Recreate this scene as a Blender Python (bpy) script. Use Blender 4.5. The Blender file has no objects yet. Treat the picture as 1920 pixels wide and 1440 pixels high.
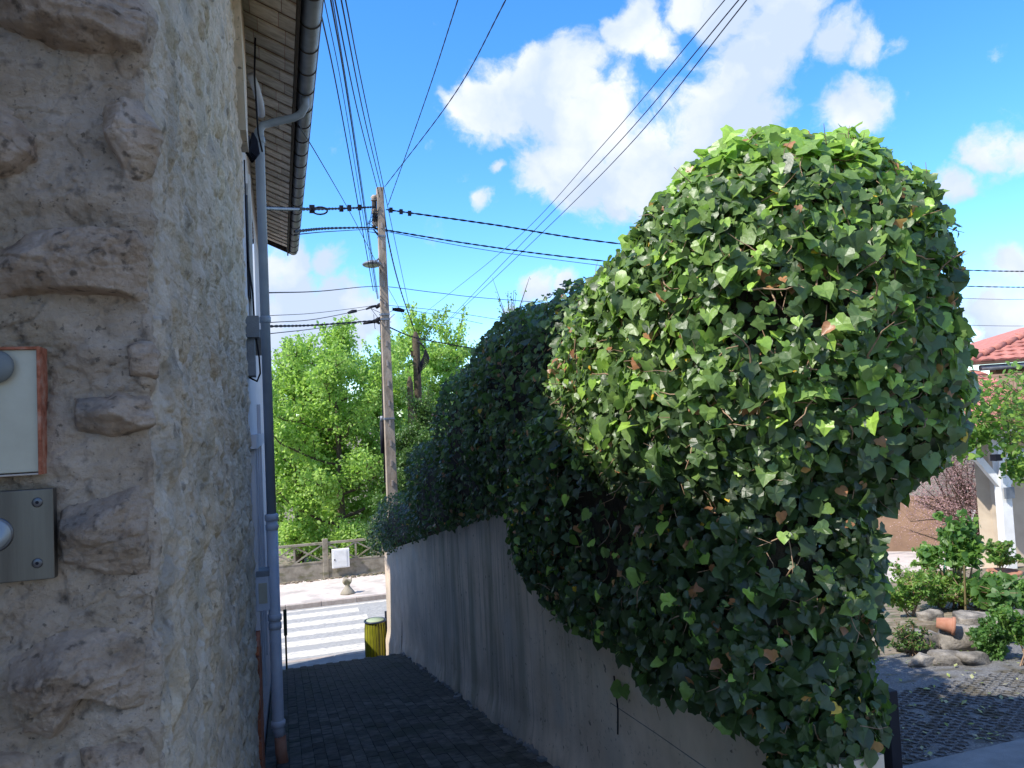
import bpy, math, random
import numpy as np
from mathutils import Vector, Matrix
random.seed(7); rng = np.random.default_rng(11)
sc = bpy.context.scene
COL = sc.collection
# ------------------------------------------------------------------ camera (eye at the origin, Y runs down the alley, X to the right)
F = 1400.0
PITCH = math.atan(67 / 1400); ROLL = 0.048; YAW = math.radians(17.4)
fh = Vector((math.sin(YAW), math.cos(YAW), 0)); r0 = Vector((math.cos(YAW), -math.sin(YAW), 0)); zz = Vector((0, 0, 1))
FWD = fh * math.cos(PITCH) + zz * math.sin(PITCH); u0 = zz * math.cos(PITCH) - fh * math.sin(PITCH)
RGT = r0 * math.cos(ROLL) - u0 * math.sin(ROLL); UPV = u0 * math.cos(ROLL) + r0 * math.sin(ROLL)
cd = bpy.data.cameras.new('camera'); cam = bpy.data.objects.new('camera', cd); COL.objects.link(cam)
M = Matrix((RGT, UPV, -FWD)).transposed().to_4x4(); cam.matrix_world = M
cd.sensor_width = 36; cd.lens = 36 * F / 1920; cd.clip_start = 0.02; cd.clip_end = 3000
sc.camera = cam
# ------------------------------------------------------------------ light
SUN_EL = math.radians(49); SUN_AZ = math.atan2(0.24, 1)       # shadows run along +X
sl = bpy.data.lights.new('sun', 'SUN'); sl.energy = 5.0; sl.angle = math.radians(0.53); sl.color = (1, .95, .86)
so = bpy.data.objects.new('sun', sl); COL.objects.link(so)
LD = Vector((math.cos(SUN_EL) * math.cos(SUN_AZ), math.cos(SUN_EL) * math.sin(SUN_AZ), -math.sin(SUN_EL)))
so.rotation_euler = LD.to_track_quat('-Z', 'Y').to_euler(); so.location = (-20, 0, 30)
sc.view_settings.view_transform = 'Standard'; sc.view_settings.look = 'None'
sc.view_settings.exposure = 0.58; sc.view_settings.gamma = 1; sc.view_settings.use_curve_mapping = False
sc.cycles.max_bounces = 8; sc.cycles.transparent_max_bounces = 4
SKY_STRENGTH = 0.130

def ray(u, v):
    return FWD + RGT * ((u - 960) / F) - UPV * ((v - 720) / F)
def atY(u, v, Y): d = ray(u, v); return d * (Y / d.y)
def atX(u, v, X): d = ray(u, v); return d * (X / d.x)
def atZ(u, v, Z): d = ray(u, v); return d * (Z / d.z)
def atD(u, v, D): return ray(u, v) * D
def gz(x, y): return -1.6 - .145 * max(0, min(y, 14))
def atG(u, v, lift=0):                                # on the sloping garden ground
    d = ray(u, v); t = (-1.6 + lift) / (d.z + .145 * d.y); return d * t

def build_world():
    w = bpy.data.worlds.new('World'); sc.world = w; w.use_nodes = True
    nt = w.node_tree; nt.nodes.clear(); N = nt.nodes; L = nt.links
    def math_(op, a, b=None, c=None, clamp=False):
        n = N.new('ShaderNodeMath'); n.operation = op; n.use_clamp = clamp
        for i, x in enumerate((a, b, c)):
            if x is None: continue
            if isinstance(x, (int, float)): n.inputs[i].default_value = x
            else: L.new(x, n.inputs[i])
        return n.outputs[0]
    out = N.new('ShaderNodeOutputWorld'); bg = N.new('ShaderNodeBackground'); L.new(bg.outputs[0], out.inputs[0])
    sky = N.new('ShaderNodeTexSky'); sky.sky_type = 'NISHITA'; sky.sun_disc = False
    sky.sun_elevation = SUN_EL; sky.sun_rotation = math.atan2(-LD.x, -LD.y); sky.air_density = 1.0; sky.dust_density = 0.3; sky.ozone_density = 2.5
    hs = N.new('ShaderNodeHueSaturation'); hs.inputs['Saturation'].default_value = 1.3; hs.inputs['Value'].default_value = 1.7
    L.new(sky.outputs[0], hs.inputs['Color'])
    tn = N.new('ShaderNodeMix'); tn.data_type = 'RGBA'; tn.blend_type = 'MULTIPLY'; tn.inputs['Factor'].default_value = 1; L.new(hs.outputs[0], tn.inputs[6]); tn.inputs[7].default_value = (.80, .93, 1.12, 1)
    tc = N.new('ShaderNodeTexCoord')
    n1 = N.new('ShaderNodeTexNoise'); n1.inputs['Scale'].default_value = 9; n1.inputs['Detail'].default_value = 7; n1.inputs['Roughness'].default_value = .58
    L.new(tc.outputs['Generated'], n1.inputs['Vector'])
    sub = N.new('ShaderNodeVectorMath'); sub.operation = 'SUBTRACT'; L.new(n1.outputs['Color'], sub.inputs[0]); sub.inputs[1].default_value = (.5, .5, .5)
    mu = N.new('ShaderNodeVectorMath'); mu.operation = 'SCALE'; L.new(sub.outputs[0], mu.inputs[0]); mu.inputs['Scale'].default_value = .075
    ad = N.new('ShaderNodeVectorMath'); ad.operation = 'ADD'; L.new(tc.outputs['Generated'], ad.inputs[0]); L.new(mu.outputs[0], ad.inputs[1])
    blobs = [(900,205,80),(850,205,45),(1000,165,105),(1075,150,100),(1100,250,150),(1030,310,90),(1090,345,85),(1200,310,120),(1320,265,115),
             (1400,230,95),(1395,140,100),(1460,50,100),(1560,70,62),(1630,78,55),(1695,82,36),(1180,60,70),(1235,90,55),(1595,210,80),
             (1790,345,60),(1850,290,60),(1915,290,50),(1290,-10,60),(1380,5,90),(1460,-40,90),(1130,340,105),(1240,345,100),(1350,330,95),(1040,350,60),(1080,375,45),(960,180,90),(560,490,60),(620,492,50),(515,492,50),
             (560,570,90),(640,585,95),(700,590,60),(500,600,80),(1010,535,50),(1060,528,35),(955,575,35),(1885,520,55),(1870,600,70),
             (1830,645,50),(560,660,100),(450,560,120),(930,315,22),(905,380,26),(2050,500,120),(300,300,180),(1900,-250,200),(700,-300,150),(1150,390,45),(1240,390,70),(1330,350,90)]
    f = None
    for (u, v, r) in blobs:
        d = ray(u, v).normalized()
        k = 1 / ray(u, v).length
        dn = N.new('ShaderNodeVectorMath'); dn.operation = 'DISTANCE'; L.new(ad.outputs[0], dn.inputs[0]); dn.inputs[1].default_value = d
        rr = r / F * k * 1.13
        s = math_('MULTIPLY_ADD', dn.outputs['Value'], -1 / rr, 1.0)
        # small blobs stay thin
        s = math_('MULTIPLY', s, min(1.0, .55 + r / 160))
        f = s if f is None else math_('SMOOTH_MAX', f, s, .12)
    n2 = N.new('ShaderNodeTexNoise'); n2.inputs['Scale'].default_value = 2.2; n2.inputs['Detail'].default_value = 6
    L.new(tc.outputs['Generated'], n2.inputs['Vector'])
    n3 = N.new('ShaderNodeTexNoise'); n3.inputs['Scale'].default_value = 22; n3.inputs['Detail'].default_value = 8; n3.inputs['Roughness'].default_value = .6
    L.new(ad.outputs[0], n3.inputs['Vector'])
    g = math_('MULTIPLY_ADD', n3.outputs['Fac'], 1.15, -.57)
    # the same broken cloud cover goes on beyond the part of the sky the photograph shows
    dd = N.new('ShaderNodeVectorMath'); dd.operation = 'DISTANCE'; L.new(tc.outputs['Generated'], dd.inputs[0]); dd.inputs[1].default_value = ray(1000, 500).normalized()
    away = N.new('ShaderNodeMapRange'); away.interpolation_type = 'SMOOTHSTEP'; L.new(dd.outputs['Value'], away.inputs[0]); away.inputs['From Min'].default_value = .72; away.inputs['From Max'].default_value = 1.0
    gen = math_('MULTIPLY', math_('MULTIPLY_ADD', n2.outputs['Fac'], 5.0, -2.35), away.outputs[0])
    f = math_('MAXIMUM', f, gen)
    f2 = math_('ADD', f, g)
    mr = N.new('ShaderNodeMapRange'); mr.interpolation_type = 'SMOOTHSTEP'; L.new(f2, mr.inputs['Value'])
    mr.inputs['From Min'].default_value = .15; mr.inputs['From Max'].default_value = .58
    mask = mr.outputs[0]
    n4 = N.new('ShaderNodeTexNoise'); n4.inputs['Scale'].default_value = 8; n4.inputs['Detail'].default_value = 5
    L.new(ad.outputs[0], n4.inputs['Vector'])
    cr = N.new('ShaderNodeMapRange'); L.new(n4.outputs['Fac'], cr.inputs['Value']); cr.inputs['From Min'].default_value = .44; cr.inputs['From Max'].default_value = .66
    cm = N.new('ShaderNodeMix'); cm.data_type = 'RGBA'; L.new(cr.outputs[0], cm.inputs['Factor'])
    cm.inputs[6].default_value = (3.5, 4.2, 5.6, 1); cm.inputs[7].default_value = (5.4, 5.6, 5.9, 1)
    mx = N.new('ShaderNodeMix'); mx.data_type = 'RGBA'; L.new(mask, mx.inputs['Factor']); L.new(tn.outputs[2], mx.inputs[6]); L.new(cm.outputs[2], mx.inputs[7])
    L.new(mx.outputs[2], bg.inputs['Color']); bg.inputs['Strength'].default_value = SKY_STRENGTH
build_world()

# ------------------------------------------------------------------ helpers
MATS = {}
def mat(name, cols, scale=5.0, detail=6, rough=.8, bump=0.0, bscale=None, metal=0.0, stretch=(1, 1, 1), spec=.4, lo=.35, hi=.65, extra=None, trans=None, rnd=0.0, emit=None):
    m = bpy.data.materials.new(name); m.use_nodes = True; nt = m.node_tree; N = nt.nodes; L = nt.links
    b = N['Principled BSDF']; b.inputs['Roughness'].default_value = rough; b.inputs['Metallic'].default_value = metal
    b.inputs['Specular IOR Level'].default_value = spec
    tc = N.new('ShaderNodeTexCoord'); mp = N.new('ShaderNodeMapping'); mp.inputs['Scale'].default_value = stretch
    geo = N.new('ShaderNodeNewGeometry'); L.new(geo.outputs['Position'], mp.inputs['Vector'])
    nz = N.new('ShaderNodeTexNoise'); nz.inputs['Scale'].default_value = scale; nz.inputs['Detail'].default_value = detail; nz.inputs['Roughness'].default_value = .6
    L.new(mp.outputs[0], nz.inputs['Vector'])
    cr = N.new('ShaderNodeValToRGB'); e = cr.color_ramp.elements
    n = len(cols)
    for i, c in enumerate(cols):
        p = lo + (hi - lo) * i / max(1, n - 1)
        if i < 2: e[i].position = p; e[i].color = (*c, 1)
        else: q = e.new(p); q.color = (*c, 1)
    if n == 1: e[1].color = (*cols[0], 1); e[0].color = (*cols[0], 1)
    L.new(nz.outputs['Fac'], cr.inputs['Fac'])
    col = cr.outputs[0]
    if rnd:
        oi = N.new('ShaderNodeObjectInfo'); mr = N.new('ShaderNodeMapRange'); L.new(oi.outputs['Random'], mr.inputs[0])
        mr.inputs['To Min'].default_value = 1 - rnd; mr.inputs['To Max'].default_value = 1 + rnd
        hv = N.new('ShaderNodeHueSaturation'); L.new(mr.outputs[0], hv.inputs['Value']); L.new(col, hv.inputs['Color']); col = hv.outputs[0]
    if extra: col = extra(N, L, col, mp, b)
    L.new(col, b.inputs['Base Color'])
    if bump:
        nb = N.new('ShaderNodeTexNoise'); nb.inputs['Scale'].default_value = bscale or scale * 4; nb.inputs['Detail'].default_value = 8; nb.inputs['Roughness'].default_value = .65
        L.new(mp.outputs[0], nb.inputs['Vector'])
        bp = N.new('ShaderNodeBump'); bp.inputs['Strength'].default_value = bump; bp.inputs['Distance'].default_value = .02
        L.new(nb.outputs['Fac'], bp.inputs['Height'])
        if name in ('lime_mortar', 'rubble_stone', 'side_mortar', 'side_stone'):      # coarse grit and small chips over the fine grain
            nc = N.new('ShaderNodeTexNoise'); nc.inputs['Scale'].default_value = 42; nc.inputs['Detail'].default_value = 12; nc.inputs['Roughness'].default_value = .72; L.new(mp.outputs[0], nc.inputs['Vector'])
            b2 = N.new('ShaderNodeBump'); b2.inputs['Strength'].default_value = .9; b2.inputs['Distance'].default_value = .022
            L.new(nc.outputs['Fac'], b2.inputs['Height']); L.new(b2.outputs[0], bp.inputs['Normal'])
        L.new(bp.outputs[0], b.inputs['Normal'])
    if trans:
        t = N.new('ShaderNodeBsdfTranslucent'); t.inputs[0].default_value = (*trans, 1)
        ms = N.new('ShaderNodeMixShader'); ms.inputs[0].default_value = .35
        L.new(b.outputs[0], ms.inputs[1]); L.new(t.outputs[0], ms.inputs[2]); L.new(ms.outputs[0], N['Material Output'].inputs[0])
    MATS[name] = m
    return m

def second_noise(scale, color, lo=.5, hi=.65, stretch=(1, 1, 1), detail=6, amount=1.0, patch=None):
    def fn(N, L, col, mp, b):
        geo = N.new('ShaderNodeNewGeometry'); m2 = N.new('ShaderNodeMapping'); m2.inputs['Scale'].default_value = stretch
        m2.inputs['Location'].default_value = (3.1, 7.7, 1.3); L.new(geo.outputs['Position'], m2.inputs['Vector'])
        n = N.new('ShaderNodeTexNoise'); n.inputs['Scale'].default_value = scale; n.inputs['Detail'].default_value = detail; L.new(m2.outputs[0], n.inputs['Vector'])
        r = N.new('ShaderNodeMapRange'); r.interpolation_type = 'SMOOTHSTEP'; L.new(n.outputs['Fac'], r.inputs[0]); r.inputs['From Min'].default_value = lo; r.inputs['From Max'].default_value = hi
        r.inputs['To Max'].default_value = amount
        fac = r.outputs[0]
        if patch:                                    # stains gather in one stretch of the wall (centre and half length along Y)
            sp = N.new('ShaderNodeSeparateXYZ'); L.new(geo.outputs['Position'], sp.inputs[0])
            nn = N.new('ShaderNodeTexNoise'); nn.inputs['Scale'].default_value = 1.3; nn.inputs['Detail'].default_value = 4; L.new(geo.outputs['Position'], nn.inputs['Vector'])
            w1_ = N.new('ShaderNodeMath'); w1_.operation = 'MULTIPLY_ADD'; L.new(nn.outputs['Fac'], w1_.inputs[0]); w1_.inputs[1].default_value = 2.5; L.new(sp.outputs['Y'], w1_.inputs[2])
            w2_ = N.new('ShaderNodeMath'); w2_.operation = 'SUBTRACT'; L.new(w1_.outputs[0], w2_.inputs[0]); w2_.inputs[1].default_value = patch[0] + 1.25
            w3_ = N.new('ShaderNodeMath'); w3_.operation = 'ABSOLUTE'; L.new(w2_.outputs[0], w3_.inputs[0])
            w4_ = N.new('ShaderNodeMapRange'); w4_.interpolation_type = 'SMOOTHSTEP'; L.new(w3_.outputs[0], w4_.inputs[0]); w4_.inputs['From Min'].default_value = patch[1] * .4; w4_.inputs['From Max'].default_value = patch[1]; w4_.inputs['To Min'].default_value = 1; w4_.inputs['To Max'].default_value = .12
            w5_ = N.new('ShaderNodeMath'); w5_.operation = 'MULTIPLY'; L.new(w4_.outputs[0], w5_.inputs[0]); L.new(fac, w5_.inputs[1]); fac = w5_.outputs[0]
        x = N.new('ShaderNodeMix'); x.data_type = 'RGBA'; L.new(fac, x.inputs['Factor']); L.new(col, x.inputs[6]); x.inputs[7].default_value = (*color, 1)
        return x.outputs[2]
    return fn
def chain(*fs):
    def fn(N, L, col, mp, b):
        for f in fs: col = f(N, L, col, mp, b)
        return col
    return fn

class MB:
    def __init__(s): s.v = []; s.f = []; s.n = 0
    def add(s, v, f):
        v = [tuple(x) for x in v]; o = s.n; s.v += v; s.f += [tuple(i + o for i in q) for q in f]; s.n += len(v); return s
    def box(s, a, b, m=None):
        x0, y0, z0 = a; x1, y1, z1 = b
        v = [(x0,y0,z0),(x1,y0,z0),(x1,y1,z0),(x0,y1,z0),(x0,y0,z1),(x1,y0,z1),(x1,y1,z1),(x0,y1,z1)]
        if m is not None: v = [m @ Vector(p) for p in v]
        return s.add(v, [(0,3,2,1),(4,5,6,7),(0,1,5,4),(1,2,6,5),(2,3,7,6),(3,0,4,7)])
    def bar(s, p, q, w, h=None, up=Vector((0, 0, 1))):
        p = Vector(p); q = Vector(q); h = h or w; d = (q - p); l = d.length; d.normalize()
        a = d.cross(up)
        if a.length < 1e-3: a = d.cross(Vector((1, 0, 0)))
        a.normalize(); b = a.cross(d)
        v = []
        for o in (p, q):
            for i, j in ((-1,-1),(1,-1),(1,1),(-1,1)): v.append(o + a * (w/2*i) + b * (h/2*j))
        return s.add(v, [(0,1,2,3),(7,6,5,4),(0,4,5,1),(1,5,6,2),(2,6,7,3),(3,7,4,0)])
    def tube(s, pts, r, seg=8, cap=True):
        pts = [Vector(p) for p in pts]; n = len(pts); rs = r if isinstance(r, (list, tuple)) else [r] * n
        v = []; f = []
        d0 = (pts[1] - pts[0]).normalized(); a = d0.cross(Vector((0, 0, 1)))
        if a.length < .05: a = d0.cross(Vector((1, 0, 0)))
        a.normalize()
        for i in range(n):
            d = (pts[min(i + 1, n - 1)] - pts[max(i - 1, 0)])
            if d.length < 1e-9: d = d0
            d.normalize(); a = (a - d * a.dot(d)).normalized(); b = d.cross(a)
            for k in range(seg):
                t = 2 * math.pi * k / seg; v.append(pts[i] + (a * math.cos(t) + b * math.sin(t)) * rs[i])
        for i in range(n - 1):
            for k in range(seg):
                k2 = (k + 1) % seg; f.append((i*seg+k, i*seg+k2, (i+1)*seg+k2, (i+1)*seg+k))
        if cap: f.append(tuple(range(seg))[::-1]); f.append(tuple((n-1)*seg+k for k in range(seg)))
        return s.add(v, f)
    def lathe(s, prof, c, seg=20, m=None):
        v = []; f = []; n = len(prof)
        for (r, z) in prof:
            for k in range(seg):
                t = 2*math.pi*k/seg; p = Vector((r*math.cos(t), r*math.sin(t), z))
                if m is not None: p = m @ p
                v.append(p + Vector(c))
        for i in range(n-1):
            for k in range(seg):
                k2 = (k+1) % seg; f.append((i*seg+k, i*seg+k2, (i+1)*seg+k2, (i+1)*seg+k))
        f.append(tuple(range(seg))[::-1]); f.append(tuple((n-1)*seg+k for k in range(seg)))
        return s.add(v, f)
    def obj(s, name, m, parent=None, smooth=False, bevel=0):
        me = bpy.data.meshes.new(name); me.from_pydata(s.v, [], s.f)
        return link(name, me, m, parent, smooth, bevel)
def link(name, me, m, parent=None, smooth=False, bevel=0):
    if m is not None and not me.materials: me.materials.append(m)
    if smooth: me.polygons.foreach_set('use_smooth', [True] * len(me.polygons))
    o = bpy.data.objects.new(name, me); COL.objects.link(o)
    if parent is not None: o.parent = parent; o.matrix_parent_inverse = Matrix.Translation(-parent.location) if parent.type == 'EMPTY' else Matrix.Identity(4)
    if bevel:
        b = o.modifiers.new('b', 'BEVEL'); b.width = bevel; b.segments = 2; b.limit_method = 'ANGLE'
    return o
def npmesh(name, V, Fc, m, parent=None, smooth=False, attrs=None):
    me = bpy.data.meshes.new(name); V = np.asarray(V, np.float32); Fc = np.asarray(Fc, np.int32); k = Fc.shape[1]
    me.vertices.add(len(V)); me.vertices.foreach_set('co', V.ravel())
    me.loops.add(Fc.size); me.loops.foreach_set('vertex_index', Fc.ravel())
    me.polygons.add(len(Fc)); me.polygons.foreach_set('loop_start', np.arange(0, Fc.size, k, dtype=np.int32))
    me.update(calc_edges=True)
    if attrs:
        for an, av in attrs.items():
            a = me.attributes.new(an, 'FLOAT', 'POINT'); a.data.foreach_set('value', np.asarray(av, np.float32))
    return link(name, me, m, parent, smooth)
def empty(name, loc, label, cat, group=None):
    o = bpy.data.objects.new(name, None); o.location = loc; o.empty_display_size = .1; COL.objects.link(o)
    o['label'] = label; o['category'] = cat
    if group: o['group'] = group
    return o
def tag(o, label, cat, group=None):
    o['label'] = label; o['category'] = cat
    if group: o['group'] = group
    return o
def struct(o): o['kind'] = 'structure'; return o
def stuff(o): o['kind'] = 'stuff'; return o
def dup(o, parent, mw=None):
    c = o.copy(); COL.objects.link(c); c.parent = parent
    return c

# numpy value noise
def _h(ix, iy, iz):
    n = (ix.astype(np.int64) * 374761393 + iy.astype(np.int64) * 668265263 + iz.astype(np.int64) * 2147483647) & 0xffffffff
    n = ((n ^ (n >> 13)) * 1274126177) & 0xffffffff
    n = (n ^ (n >> 16)) & 0xffffffff
    n = (n * 2246822519) & 0xffffffff
    return ((n ^ (n >> 15)) & 0xffffff) / float(0xffffff)
def vnoise(P):
    i = np.floor(P).astype(np.int64); f = P - i; f = f * f * f * (f * (f * 6 - 15) + 10)
    r = 0
    for dx in (0, 1):
        for dy in (0, 1):
            for dz in (0, 1):
                w = (f[:,0] if dx else 1-f[:,0]) * (f[:,1] if dy else 1-f[:,1]) * (f[:,2] if dz else 1-f[:,2])
                r = r + w * _h(i[:,0]+dx, i[:,1]+dy, i[:,2]+dz)
    return r * 2 - 1
def fbm(P, sc_=1.0, octv=5, gain=.5, ridged=False):
    P = np.asarray(P, float) * sc_; a = 1.0; t = 0; s = 0
    for k in range(octv):
        n = vnoise(P + 17.3 * k)
        if ridged: n = 1 - 2 * np.abs(n)
        t = t + a * n; s += a; a *= gain; P = P * 2.03
    return t / s
def sstep(x, a, b):
    t = np.clip((x - a) / (b - a), 0, 1); return t * t * (3 - 2 * t)

# ------------------------------------------------------------------ materials
M_mortar = mat('lime_mortar', [(.33,.24,.17),(.46,.35,.262),(.52,.405,.315),(.61,.49,.395)], 9, 10, .95, .5, 160, lo=.3, hi=.7,
    extra=chain(second_noise(3.2, (.40,.31,.21), .5, .68, amount=.7), second_noise(2.3, (.35,.32,.30), .54, .7, amount=.7), second_noise(26, (.08,.062,.05), .56, .72, amount=.7), second_noise(90, (.05,.04,.03), .62, .7, amount=.6)))
M_stone = mat('rubble_stone', [(.25,.17,.12),(.44,.32,.235),(.53,.40,.31),(.64,.51,.42)], 14, 10, .92, .55, 120, lo=.3, hi=.7, rnd=.1,
    extra=chain(second_noise(5, (.42,.31,.19), .53, .68, amount=.5), second_noise(6, (.19,.175,.165), .58, .7, amount=.6), second_noise(40, (.06,.045,.035), .56, .7, amount=.7)))
_w = chain(second_noise(3.2, (.50,.40,.28), .5, .66, amount=.7), second_noise(5, (.36,.32,.28), .54, .7, amount=.6), second_noise(24, (.13,.105,.085), .58, .72, amount=.6))
M_side_mortar = mat('side_mortar', [(.50,.375,.27),(.65,.51,.38),(.72,.585,.455),(.80,.68,.56)], 9, 10, .95, .5, 160, lo=.3, hi=.7, extra=_w)  # paler tones for the side face
M_side_stone = mat('side_stone', [(.42,.30,.195),(.60,.45,.305),(.69,.55,.40),(.76,.64,.51)], 14, 10, .92, .55, 120, lo=.3, hi=.7, rnd=.14, extra=_w)
M_render = mat('pale_render', [(.50,.48,.50),(.58,.56,.57)], 6, 6, .85, .1, 80)
M_wall = mat('stained_render', [(.60,.465,.35),(.68,.54,.42),(.74,.60,.48)], 3, 8, .92, .14, 60, rnd=0,
    extra=chain(second_noise(2.2, (.14,.155,.10), .42, .66, stretch=(1,1,.16), amount=.65, patch=(7.4, 2.6)), second_noise(16, (.16,.165,.12), .46, .68, stretch=(1,1,.05), amount=.55, patch=(7.6, 3.4)), second_noise(30, (.12,.11,.1), .62, .7, amount=.5, patch=(4.6, 1.6)), second_noise(.9, (.36,.32,.27), .45, .65, amount=.6), second_noise(1.2, (.5,.47,.43), .56, .7, amount=.5), second_noise(18, (.09,.08,.075), .66, .72, amount=.8)))
M_zinc = mat('zinc', [(.15,.165,.19),(.22,.24,.265)], 8, 5, .5, .05, metal=.35)
M_pipe = mat('grey_plastic', [(.22,.255,.30),(.27,.305,.35)], 5, 4, .45)
M_iron = mat('pale_iron', [(.42,.44,.5),(.5,.52,.58)], 8, 4, .5)
M_soffit = mat('soffit_board', [(.50,.42,.33),(.66,.57,.47),(.76,.68,.58)], 8, 7, .8, .2, stretch=(1,3,1), rnd=.18)
M_darkwood = mat('dark_wood', [(.03,.022,.016),(.055,.04,.03)], 12, 5, .8)
M_brick = mat('brick', [(.33,.10,.05),(.45,.15,.07)], 20, 6, .9, .3, rnd=.22)
M_white = mat('white_paint', [(.66,.65,.62),(.76,.75,.72)], 6, 4, .5)
M_glass = mat('window_glass', [(.03,.05,.08)], 3, 2, .03, spec=1.0)
M_cable = mat('black_cable', [(.008,.008,.014),(.014,.014,.02)], 8, 2, .6, spec=.15)
M_concrete = mat('pole_concrete', [(.22,.17,.125),(.32,.255,.19),(.38,.31,.24)], 7, 8, .9, .3, 40, stretch=(1,1,.4))
M_paver = mat('grey_paver', [(.04,.04,.038),(.07,.068,.062),(.10,.094,.085)], 14, 7, .92, .35, 60, rnd=.42,
    extra=second_noise(2.5, (.03,.035,.022), .5, .68, amount=.7))
M_joint = mat('paver_joint', [(.012,.014,.01),(.03,.034,.018)], 20, 6, .95, .3)
M_road = mat('asphalt', [(.25,.245,.24),(.31,.305,.295),(.37,.36,.345)], 14, 9, .95, .4, 220, extra=second_noise(1.2, (.30,.295,.285), .45, .65, stretch=(.3,1,1)))
M_paint = mat('road_paint', [(.54,.49,.42),(.62,.57,.5)], 12, 6, .8, .1, extra=second_noise(16, (.33,.325,.31), .48, .62, stretch=(.5,1.6,1), amount=.95))
M_pave = mat('pale_pavement', [(.48,.41,.365),(.57,.50,.45)], 6, 9, .95, .3, 180, extra=second_noise(1.4, (.36,.32,.29), .5, .66))
M_kerb = mat('kerb_stone', [(.28,.23,.2),(.38,.33,.29)], 6, 7, .9, .2, rnd=.12)
M_yellow = mat('kerb_yellow', [(.6,.40,.10),(.7,.5,.16)], 20, 6, .8)
M_ground = mat('garden_soil', [(.12,.095,.06),(.20,.16,.115),(.27,.23,.17)], 6, 9, .95, .6, 60, extra=second_noise(5, (.06,.085,.03), .52, .64, amount=.8))
M_gravel = mat('dark_gravel', [(.10,.10,.105),(.16,.16,.165),(.24,.235,.22)], 60, 6, .95, .9, 90, extra=second_noise(4, (.11,.10,.08), .5, .65))
M_strip = mat('old_concrete', [(.15,.155,.16),(.21,.215,.22)], 6, 8, .92, .25, 90)
M_fence = mat('fence_concrete', [(.20,.17,.125),(.27,.235,.18),(.33,.29,.225)], 5, 8, .95, .3, 60, extra=second_noise(2.2, (.12,.115,.05), .5, .66, stretch=(1,1,2), amount=.7))
M_steel = mat('brushed_steel', [(.09,.08,.07),(.13,.12,.105)], 30, 5, .42, .05, metal=.85, stretch=(1,1,.05))
M_screw = mat('dark_screw', [(.09,.09,.1)], 20, 3, .35, metal=.9)
M_panel = mat('ivory_enamel', [(.36,.325,.25),(.42,.385,.305)], 10, 5, .4, extra=second_noise(14, (.40,.36,.28), .6, .75, amount=.6))
M_rust = mat('rusty_frame', [(.20,.055,.025),(.34,.11,.06),(.38,.2,.14)], 40, 6, .9, .3)
M_knob = mat('grey_knob', [(.10,.11,.11),(.14,.15,.15)], 12, 4, .6)
M_button = mat('steel_button', [(.2,.21,.22)], 12, 4, .4, metal=.8)
M_bag = mat('yellow_bag', [(.28,.29,.02),(.37,.37,.035)], 6, 4, .35, trans=(.3,.3,.02))
M_rim = mat('bin_ring', [(.02,.03,.06)], 6, 3, .4)
M_lid = mat('bin_lid', [(.30,.36,.24)], 6, 3, .5)
M_postg = mat('dark_green_post', [(.012,.02,.012),(.03,.05,.02)], 14, 3, .6)
M_bark = mat('bark', [(.05,.035,.022),(.10,.075,.05)], 12, 7, .95, .5)
M_twig = mat('ivy_twig', [(.20,.12,.07),(.34,.23,.15)], 16, 5, .9)
M_core = mat('ivy_wood', [(.02,.016,.011),(.05,.038,.025)], 14, 6, 1.0, .8, 40)  # dark brown of the branches inside the hedge
M_red = mat('clay_tile', [(.34,.12,.09),(.44,.18,.14)], 10, 6, .85, .2, rnd=.16)
M_beige = mat('beige_render', [(.44,.36,.27),(.50,.42,.32)], 4, 5, .9, .1)
M_brownwall = mat('brown_wall', [(.19,.115,.075),(.25,.155,.10)], 3, 6, .9, .15)
M_rock = mat('garden_rock', [(.09,.08,.07),(.19,.17,.145),(.30,.27,.235)], 8, 9, .95, .8, 40, rnd=.12)
M_terra = mat('terracotta', [(.30,.125,.075),(.38,.19,.125)], 10, 5, .85)
M_bamboo = mat('green_stake', [(.03,.14,.09),(.05,.2,.12)], 10, 4, .6)
M_cane = mat('cane', [(.14,.11,.05)], 10, 4, .7)

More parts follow.
